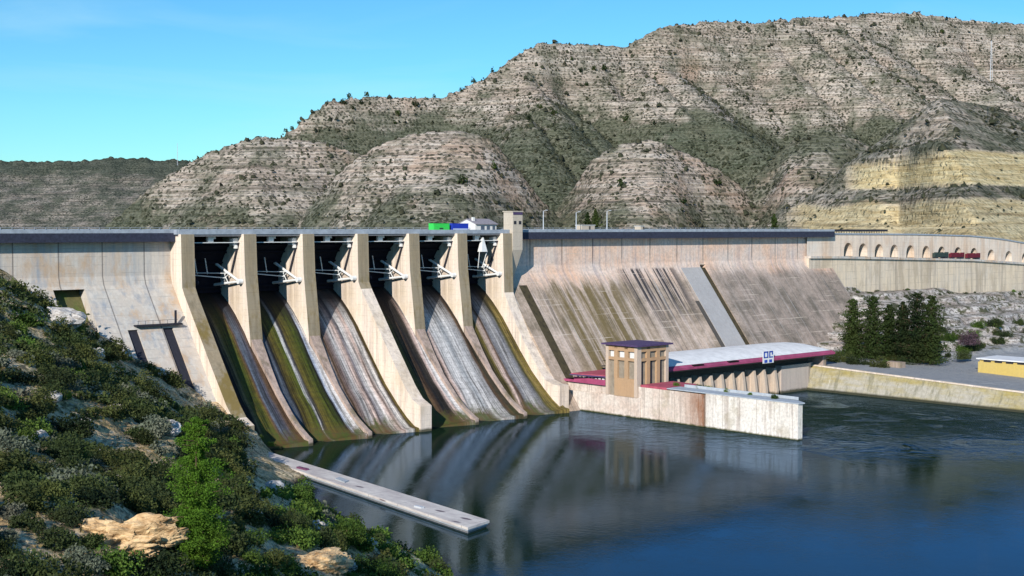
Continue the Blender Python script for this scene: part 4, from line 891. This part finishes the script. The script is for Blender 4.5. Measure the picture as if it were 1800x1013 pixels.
# scatter on the surface itself, then keep what faces the photograph's side of the hill
wx = rng.uniform(-200, 40, 30000); wy = rng.uniform(45, 345, 30000); wz = bank_cut(wx, wy, bank_z(wx, wy)); tq, nq = TN(wx, wy)
dens = fbm(wx*.06, wy*.06, 401, 3); ppx, ppy = proj(wx, wy, wz)
okm = (wz > .6) & ((nq > 4) | (tq < -45)) & (nq > 0) & (ppx > -120) & (ppy < 1130) & (dens > .38) & ~is_bare(ppx, ppy) & ((tq < -6) | (nq > 36))
wx, wy, wz, ppx, ppy = wx[okm], wy[okm], wz[okm], ppx[okm], ppy[okm]
kept = []; cell = {}
JN = lambda u: 800+(u-440)*.31
for i in range(len(wx)):
    r = (1.15+1.15*rng.random()**2)*(1+.0034*wy[i]); g = (int(wx[i]//4), int(wy[i]//4)); bad = bool(ppx[i] > 415 and ppy[i]-2.0*r/wy[i]*CAM_F < JN(ppx[i])+6 and ppx[i] < 860)
    for a in (-1, 0, 1):
        for b in (-1, 0, 1):
            for j in cell.get((g[0]+a, g[1]+b), ()):
                if math.hypot(wx[i]-wx[j[0]], wy[i]-wy[j[0]]) < (r+j[1])*.60: bad = True
    if not bad: cell.setdefault(g, []).append((i, r)); kept.append((i, r))
# visible first: rough screen size, inside frame
vis = []
for (i, r) in kept:
    inf = -40 < ppx[i] < 800 and 440 < ppy[i] < 1060
    vis.append((-(r/wy[i]) if inf else 1, i, r))
vis.sort(); print('bushes', len(vis))
LABS = {0:'rounded dark green shrub on the rocky foreground bank',1:'rounded dark green shrub on the rocky foreground bank',6:'rounded dark green shrub on the rocky foreground bank',2:'olive brown shrub on the rocky foreground bank',5:'olive brown shrub on the rocky foreground bank',3:'pale grey green shrub on the rocky foreground bank',4:'bright green shrub on the rocky foreground bank'}
GRP = {0:'dark green shrubs on the foreground bank',1:'dark green shrubs on the foreground bank',6:'dark green shrubs on the foreground bank',2:'olive shrubs on the foreground bank',5:'olive shrubs on the foreground bank',3:'grey green shrubs on the foreground bank',4:'bright green shrubs on the foreground bank'}
rest = {0: [], 2: [], 3: [], 4: []}
for c_, (sc, i, r) in enumerate(vis):
    w = vn(np.array(wx[i]*.03), np.array(wy[i]*.03), 411); 
    k = int(rng.choice(7, p=[.17,.15,.21,.09,.08,.16,.14])) 
    if ppx[i] > 420 and rng.random() < .72: k = 4
    if sc < 0 and c_ < 280:
        o = put(BM[k], 'shrub', wx[i], wy[i], wz[i]-.15*r, r*1.18, rng.uniform(0, 6.28), LABS[k], 'shrub', GRP[k], rng.uniform(.75, 1.15))
    else: rest[{1:0,6:0,5:2}.get(k, k)].append((wx[i], wy[i], wz[i]-.15*r, r))
VV = []; FF = []; MI = []; base_ = 0
for mi, (k, L_) in enumerate(rest.items()):
    for (x, y, z, r) in L_:
        n = 260 if y < 200 else 200; p = blob_pts(n, rng, 8, .6)*(r*1.18)+np.array([x, y, z]); V, F = leaves(p, (.13*r)*rng.uniform(.6, 1.4, n), rng)
        VV.append(V); FF.append(F+base_); base_ += len(V); MI += [mi]*len(F)
tag(mesh_np('undergrowth', np.vstack(VV), np.vstack(FF), [m_bushA, m_bushB, m_bushC, m_bushG], midx=MI), 'dense low scrub covering the foreground bank between the larger shrubs', 'scrub', kind='stuff')
# dry grass tufts
gx = rng.uniform(-150, 30, 16000); gy = rng.uniform(60, 260, 16000); gz = bank_z(gx, gy); tq, nq = TN(gx, gy); k_ = (gz > 1.5) & (nq > 8); gx, gy, gz = gx[k_], gy[k_], gz[k_]
Cn = np.repeat(np.stack([gx, gy, gz], -1), 3, 0)+rng.normal(size=(len(gx)*3, 3))*[.16,.16,.05]; V, F = leaves(Cn+[0,0,.12], rng.uniform(.08,.24,len(Cn)), rng)
tag(mesh_np('dry_grass', V, F, leafmat('dry_grass_blades', (.10,.09,.03), (.34,.28,.14))), 'dry grass tufts on the bare soil of the foreground bank', 'grass', kind='stuff')
# trees -------------------------------------------------------------------
def trunk_mesh(h, r, limbs, rng, name, parent, mat=None):
    q = MB((0,0,0)); seg = 6; px_, py_ = 0, 0; pts = [(0,0,-.4)]
    for i in range(1, seg+1): px_ += rng.normal()*h*.012; py_ += rng.normal()*h*.012; pts.append((px_, py_, h*i/seg))
    for i in range(seg): q.tube(pts[i], pts[i+1], r*(1-.8*i/seg), 7, r2=r*(1-.8*(i+1)/seg))
    for l in limbs: q.tube(*l, r*.28, 5, r2=r*.08)
    return q.build(name, mat or m_trunk, parent)
def conifer(x, y, z, h, w, mat, label, cat='tree', group=None, seed=1, n=5200, leaf=.2, low=.04, name='conifer', tip=.12, shape=.8, lean=0):
    rng = np.random.default_rng(seed); e = tag(empty(name, (x, y, z), rng.uniform(0, 6.28)), label, cat, group); cen = []; limbs = []
    lv = int(h*2.1)+8
    for i in range(lv):
        u = low+(1-low)*(i+.5)/lv; rad = w*.5*max(.03, ((1-u)**shape)*(1.0 if u > low+.12 else .75))*rng.uniform(.72, 1.15)*(.8+.4*math.sin(i*.9+seed)*math.sin(i*.37+seed*2))
        nb = max(3, int(7*(1-u)+3)); a0 = rng.uniform(0, 6.28)
        for b in range(nb):
            an = a0+6.283*b/nb+rng.normal()*.25; L_ = rad*rng.uniform(.65, 1.15); limbs.append(((0,0,h*u), (math.cos(an)*L_*.9, math.sin(an)*L_*.9, h*u+L_*.18)))
            for s_ in np.linspace(.25, 1, 4): cen.append((math.cos(an)*L_*s_, math.sin(an)*L_*s_, h*u+L_*s_*.2+rng.normal()*.1, L_*.26*(1.2-s_*.5)+.12))
    cen = np.array(cen); k = rng.integers(0, len(cen), n); d = rng.normal(size=(n, 3)); d /= np.linalg.norm(d, axis=1)[:, None]
    p = cen[k, :3]+d*(cen[k, 3]*rng.uniform(.3, 1.1, n))[:, None]*[1,1,.7]
    p[:, 0] += lean*p[:, 2]
    V, F = leaves(p, leaf*rng.uniform(.6, 1.5, n), rng); c_ = mesh_np('crown', V, F, mat, parent=e)
    trunk_mesh(h*.96, max(.12, h*.016), limbs[::3], rng, 'trunk', e); return e
P_ = on_bank(345, 1005, 60) or (-23, 92, 34); x, y, z = float(P_[0]), float(P_[1]), float(P_[2])
# the big bright pine: base hidden below the frame
Yp = 97.0; top = atY(345, 738, Yp); zb = float(bank_z(np.array(top[0]), np.array(Yp))); print('pine base', zb, 'top', top)
conifer(float(top[0]), Yp, zb-.2, float(top[2])-zb+.2, 6.0, m_pine, 'tall bright green pine standing in the foreground scrub', 'pine tree', None, 3, 62000, .060, .03, 'pine_tree', shape=.42, lean=.0)
for j, (u, v, Y, h, w, m, lab) in enumerate([(430,812,150,5,3.6,m_bushA,'dark leafy tree right of the tall pine'),(530,862,205,4.6,5,m_bushG,'light green bushy tree nearest the jetty at the water edge'),(610,915,190,5,5.5,m_bushG,'green bushy tree on the low bank below the jetty'),(700,965,175,5,5,m_bushB,'olive bushy tree at the lower tip of the bank'),(392,752,160,5,4,m_bushA,'dark rounded tree behind the tall pine')]):
    P0 = atY(u, v+h*.9/Y*CAM_F, Y); zb = float(bank_z(np.array(P0[0]), np.array(float(Y)))); e = tag(empty('broadleaf_tree', (float(P0[0]), float(Y), zb)), lab, 'tree'); r_ = np.random.default_rng(70+j)
    p = blob_pts(3800, r_, 15, .8)*[w*.55, w*.55, h*.75]+[0,0,h*.15]; V, F = leaves(p, .15*r_.uniform(.6, 1.4, 3800), r_); mesh_np('crown', V, F, m, parent=e)
    trunk_mesh(h*.6, .16, [((0,0,h*.3),(math.cos(a)*w*.3, math.sin(a)*w*.3, h*.6)) for a in (0,1.6,3.1,4.6)], r_, 'trunk', e)
for j, (u, v, w, pos) in enumerate([(1500,526,12,'leftmost'),(1534,521,14,'second from the left'),(1563,536,11,'third from the left'),(1587,531,12.5,'fourth from the left'),(1613,516,15.5,'fifth from the left'),(1639,521,14.5,'rightmost')]):
    t = [258,257.5,264,264,262,268][j]; n = [37.8,47,50,57,62,70][j]
    X0, Y0, _ = W(t, n); zb = float(rb_z(np.array(float(t)), np.array(float(n)))); tp = atY(u, v, Y0)
    X0 = float(tp[0]); conifer(X0, Y0, zb-.1, float(tp[2])-zb, w, m_con, '%s of the six tall dark conifers on the right bank' % pos, 'conifer', 'row of conifers on the right bank', 90+j, 12000, .30, .02, 'conifer', shape=[.30,.36,.30,.42,.28,.36][j])
for j, (u, v, h, w, Y, lab) in enumerate([(1361,377,7.5,5.5,640,'lone dark conifer above the right end of the crest'),(1047,368,7,6,760,'dark tree behind the hut on the crest'),(1033,374,5,5,760,'smaller dark tree left of the one behind the crest hut')]):
    tp = atY(u, v, Y); conifer(float(tp[0]), Y, float(tp[2])-h*1.6, h*1.6, w*1.2, m_con, lab, 'conifer', None, 120+j, 1500, .5, .03, 'conifer', shape=.6)
for j, (u, v, v1, Yy, lab) in enumerate([(1742,126,72,890,'tall thin pale mast on the near right hilltop'),(312,283,252,1800,'faint thin mast on the low saddle at the left')]):
    b_ = atY(u, v, Yy); t_ = atY(u, v1, Yy); e = tag(empty('radio_mast', (float(b_[0]), float(Yy), float(b_[2])-6)), lab, 'mast'); hh = float(t_[2]-b_[2])+6; rr = .45 if j == 0 else .3
    for (ax, ay) in ((rr,rr),(-rr,rr),(0,-rr)):
        q = MB(); q.tube((ax*1.6,ay*1.6,0),(ax*.4,ay*.4,hh),.10,5); q.build('leg', m_post, e)
    q = MB()
    for z_ in np.arange(2, hh-1, 2.2): q.tube((rr*1.4,-rr*1.4,z_),(-rr*1.4,-rr*1.4,z_+1.1),.06,4); q.tube((-rr*1.4,-rr*1.4,z_+1.1),(0,rr*1.4,z_+2.2),.06,4)
    q.build('bracing', m_post, e)
hv = []
for j, (u, v, s) in enumerate([(505,231,5),(517,226,5),(528,218,4),(601,183,5),(614,178,6),(608,190,6),(646,171,6),(686,172,4),(621,194,5),(637,186,5),(730,190,7),(700,212,7),(694,226,5),(832,146,6),(905,112,4),(950,192,6),(1003,106,5),(1020,134,7),(1043,130,6),(1062,127,8),(1030,155,6),(1098,217,8),(975,206,7),(930,214,6),(865,128,5),(812,163,5),(765,172,4),(1648,62,7),(1350,200,6),(1530,152,6),(1575,148,6),(1485,118,5),(1260,330,6),(1200,360,5),(1090,330,6),(870,300,5),(815,325,6),(1150,225,6)]):
    x, y, z = on_hill(u, v); r_ = np.random.default_rng(200+j); s = s*1.0
    e = tag(empty('mountain_tree', (x, y, z-.5)), 'small dark tree scattered on the rocky mountainside', 'tree', 'dark trees scattered on the mountain')
    p = blob_pts(110, r_, 7, .9)*[s*.75, s*.75, s*.95]+[0,0,s*.2]; V, F = leaves(p, s*.15*r_.uniform(.6, 1.4, 110), r_); mesh_np('crown', V, F, m_con, parent=e)
    q = MB(); q.tube((0,0,0),(0,0,s*.6),s*.06,5); q.build('trunk', m_trunk, e)
# hill scrub: a countless mass of dots
sel = (_hz > 56) & (_hl >= 2) & (_hpx > -60) & (_hpx < 1900) & (_hpy < 412)
ii = np.where(sel.ravel())[0]; w_ = (_hv.ravel()[ii]+.15)*(1-.8*_hyel.ravel()[ii])*np.where(_hl.ravel()[ii] == 2, 1.3, 1.0)*_hy.ravel()[ii]; w_ *= (fbm(_hx.ravel()[ii]*.02, _hy.ravel()[ii]*.02, 501) > .42)+.25
ch = rng.choice(ii, 60000, p=w_/w_.sum()); cx = np.stack([_hx.ravel()[ch], _hy.ravel()[ch], _hz.ravel()[ch]], -1)+rng.normal(size=(len(ch), 3))*[1.2,1.2,0]
s = .82*(.6+1.3*rng.random(len(ch))**2.0+2.0*(rng.random(len(ch)) < .05))*np.where(_hl.ravel()[ch] == 2, 1.35, 1.0)
OV = np.array([(1,0,0),(-.5,.87,0),(-.5,-.87,0),(.35,.2,.9),(-.4,.1,.85),(0,-.4,1)]); OF = np.array([(0,1,3),(1,4,3),(1,2,4),(2,5,4),(2,0,5),(0,3,5),(3,4,5)])
V = (OV[None]+rng.normal(size=(len(ch), 6, 3))*.22)*s[:, None, None]+cx[:, None, :]; F = OF[None]+(np.arange(len(ch))*6)[:, None, None]
tag(mesh_np('hill_scrub', V.reshape(-1, 3), F.reshape(-1, 3), m_hs), 'countless low bushes dotted over the mountainside', 'scrub', kind='stuff')
# right bank bushes
for j in range(64):
    t = rng.uniform(284, 380); n = rng.uniform(40, 64); 
    if j % 3 == 0: t = rng.uniform(240, 262); n = rng.uniform(26, 60)
    if j % 5 == 1: t = rng.uniform(300, 460); n = rng.uniform(-3, 1)
    x, y, _ = W(t, n); r = rng.uniform(2.4, 4.6) if n > 2 else rng.uniform(1.0, 1.9); k = int(rng.choice([0, 1, 2, 6, 4]))
    put(BM[k], 'shrub', x, y, float(rb_z(np.array(t), np.array(n)))-.3, r, rng.uniform(0, 6), 'low dark shrub on the right bank below the arched wall', 'shrub', 'shrubs on the right bank')
x, y, _ = W(300, 62); m_bare = leafmat('leafless_twigs', (.07,.045,.06), (.17,.12,.14)); V, F = bush_mesh(777, 1600, .05, m_bare, .8); o = mesh_np('leafless_shrub', V, F, m_bare); o.location = (x, y, 13); o.scale = (5,5,6.5); tag(o, 'purplish leafless shrub on the pale rock right of the conifers', 'shrub')
x, y, _ = W(283, 70); o = put(BM[1], 'shrub', x, y, 9, 4.2, 1, 'big dark shrub leaning against the rightmost conifer', 'shrub')
for (t, n, r) in ((128.6,62,1.7),(128.6,71,1.9),(128.9,74,1.7),(128.0,82,1.6),(127.2,91,1.2),(125.6,101,1.8)):
    x, y, _ = W(t, n); put(BM[4], 'wall_plant', x, y, 10.1, r, rng.uniform(0, 6), 'small green bush growing along the training wall walkway', 'plant', 'bushes on the training wall')
for (t, n, z, r) in ((-2.5,24,7.2,1.6),(-1,27,6,1.8),(1.5,30,3.5,1.9),(4,32,2.0,1.6),(-3,20,9.5,1.3),(-10.5,17,13.4,1.2)):
    x, y, _ = W(t, n); put(BM[4], 'bank_plant', x, y, z-.3, r, rng.uniform(0, 6), 'fresh green plants at the foot of the first chute', 'plant', 'green plants at the dam foot')
# rocks ---------------------------------------------------------------------
kk = NT('pale_limestone'); n1 = kk.noise(kk.coord((1.2,1.2,2.5)),1,8,.7); c = kk.mix(kk.ramp(n1, [(.38,0),(.6,1)]), (.32,.28,.24), (.68,.64,.60)); kk.col(c, .9); kk.bump(n1, 1, .12); m_rock = kk.m
kk = NT('tan_rock'); n1 = kk.noise(kk.coord((.8,.8,1.4)),1,8,.72); c = kk.mix(kk.ramp(n1, [(.36,0),(.58,1)]), (.34,.19,.08), (.82,.58,.32)); kk.col(c, .92); kk.bump(n1, 1, .2); m_tan = kk.m
def rock(name, x, y, z, sx, sy, sz, mat, seed, label, group=None, sub=4, rough=.35):
    bm = bmesh.new(); bmesh.ops.create_icosphere(bm, subdivisions=sub, radius=1); me = bpy.data.meshes.new(name); bm.to_mesh(me); bm.free()
    co = np.zeros(len(me.vertices)*3); me.vertices.foreach_get('co', co); co = co.reshape(-1, 3)
    d = 1+rough*(2*fbm(co[:, 0]*1.7+seed, co[:, 1]*1.7+co[:, 2]*2.3, seed, 4)-1)*1.6; q = co*d[:, None]; q = np.round(q*4+.35*np.sin(q[:, ::-1]*5))/4*.22+q*.78; q += (np.stack([fbm(q[:, 1]*6, q[:, 2]*7, 3), fbm(q[:, 0]*6, q[:, 2]*7, 4), fbm(q[:, 0]*6, q[:, 1]*6, 5)], -1)-.5)*.22
    q *= [sx, sy, sz]; me.vertices.foreach_set('co', q.ravel()); me.materials.append(mat); me.update()
    o = bpy.data.objects.new(name, me); COL.objects.link(o); o.location = (x, y, z); o.rotation_euler = (0, 0, seed*1.3); return tag(o, label, 'rock', group)
for j, (u, v, w, lab) in enumerate([(167,630,2.6,'elongated white boulder high on the foreground bank below the dam'),(292,758,1.8,'blocky pale boulder left of the tall pine top'),(68,772,1.1,'white boulder at the left edge of the bank')]):
    P0 = on_bank(u, v+6); 
    if P0 is not None: rock('boulder', P0[0], P0[1], P0[2]+.5*w, w, w*.7, w*.6, m_rock, 11+j, lab)
for j, (u, v, w) in enumerate([(45,768,.6),(170,800,.6),(205,720,.7),(90,700,.8),(210,842,.5),(150,745,.6),(480,862,.9),(560,930,.8),(648,960,.8),(610,1000,1.0),(250,560,.5),(230,985,.5),(330,870,.4),(20,845,.5),(128,905,.5),(110,570,1.5),(450,905,.6)]):
    P0 = on_bank(u, v+3)
    if P0 is not None: s = w*P0[1]/120*1.1; rock('boulder', P0[0], P0[1], P0[2]+.3*s, s, s*.8, s*.6, m_rock, 31+j, 'small pale boulder lying between shrubs on the bank', 'small boulders on the bank', 3)
P0 = on_bank(205, 965)
if P0 is not None: 
    rock('rock_outcrop', P0[0], P0[1]+.8, P0[2]+.15, 3.8, 2.0, 1.7, m_tan, 5, 'broad tan crumbling rock outcrop at the lower left', None, 6, .42)
P0 = on_bank(560, 1000)
if P0 is not None: rock('rock_outcrop', P0[0], P0[1]+.8, P0[2]+.1, 3.4, 1.8, 1.0, m_tan, 8, 'flat sandy rock outcrop at the bottom edge right of the pine', None, 6, .42)
# ------------------------------------------------------------------ LIGHT, CAMERA
w = bpy.data.worlds.new('World'); S.world = w; w.use_nodes = True; nt = w.node_tree; nt.nodes.clear()
sk = nt.nodes.new('ShaderNodeTexSky'); sk.sky_type = 'NISHITA'; sk.sun_disc = False; EL = 25; AZ = 198
sk.sun_elevation = math.radians(EL); sk.sun_rotation = math.radians(AZ); sk.altitude = 200; sk.air_density = 1.0; sk.dust_density = .0; sk.ozone_density = 1.0
hs = nt.nodes.new('ShaderNodeHueSaturation'); hs.inputs['Saturation'].default_value = 1.2; hs.inputs['Value'].default_value = 1.0
bg = nt.nodes.new('ShaderNodeBackground'); bg.inputs['Strength'].default_value = .098; ou = nt.nodes.new('ShaderNodeOutputWorld')
mu = nt.nodes.new('ShaderNodeMix'); mu.data_type = 'RGBA'; mu.blend_type = 'MULTIPLY'; mu.inputs[0].default_value = 1; mu.inputs[7].default_value = (.50,1.04,1.36,1); nt.links.new(sk.outputs[0], hs.inputs['Color']); nt.links.new(hs.outputs[0], mu.inputs[6]); tcw = nt.nodes.new('ShaderNodeTexCoord'); mp = nt.nodes.new('ShaderNodeMapping'); mp.inputs['Scale'].default_value = (2.2,2.2,11); mp.inputs['Rotation'].default_value = (0,.18,0); cn_ = nt.nodes.new('ShaderNodeTexNoise'); cn_.inputs['Scale'].default_value = 1.6; cn_.inputs['Detail'].default_value = 6; cn_.inputs['Distortion'].default_value = .8
cr = nt.nodes.new('ShaderNodeValToRGB'); cr.color_ramp.elements[0].position = .50; cr.color_ramp.elements[1].position = .80; cr.color_ramp.elements[1].color = (.30,.30,.30,1); cm = nt.nodes.new('ShaderNodeMix'); cm.data_type = 'RGBA'; cm.inputs[7].default_value = (6.5,9.5,10.5,1)
nt.links.new(tcw.outputs['Generated'], mp.inputs[0]); nt.links.new(mp.outputs[0], cn_.inputs['Vector']); nt.links.new(cn_.outputs['Fac'], cr.inputs[0]); nt.links.new(cr.outputs[0], cm.inputs[0]); nt.links.new(mu.outputs[2], cm.inputs[6]); nt.links.new(cm.outputs[2], bg.inputs[0]); nt.links.new(bg.outputs[0], ou.inputs[0])
L = bpy.data.lights.new('sun', 'SUN'); L.energy = 5.0; L.angle = math.radians(.5); L.color = (1, .95, .87); lo = bpy.data.objects.new('sun', L); COL.objects.link(lo)
az = math.radians(AZ); el = math.radians(EL); sd = (math.sin(az)*math.cos(el), math.cos(az)*math.cos(el), math.sin(el))
from mathutils import Vector
lo.rotation_euler = Vector(sd).to_track_quat('Z', 'Y').to_euler()
cam = bpy.data.cameras.new('camera'); cam.sensor_width = 36; cam.lens = CAM_F/1800*36; cam.clip_end = 20000; cam.clip_start = .5
co_ = bpy.data.objects.new('camera', cam); COL.objects.link(co_); co_.location = (0, 0, CAM_H); co_.rotation_euler = (math.pi/2-CAM_P, 0, 0); S.camera = co_
S.view_settings.view_transform = 'Standard'; S.view_settings.look = 'None'; S.view_settings.exposure = 0; S.view_settings.gamma = 1
S.render.engine = 'CYCLES'; S.cycles.max_bounces = 5; S.cycles.diffuse_bounces = 1; S.cycles.transparent_max_bounces = 4
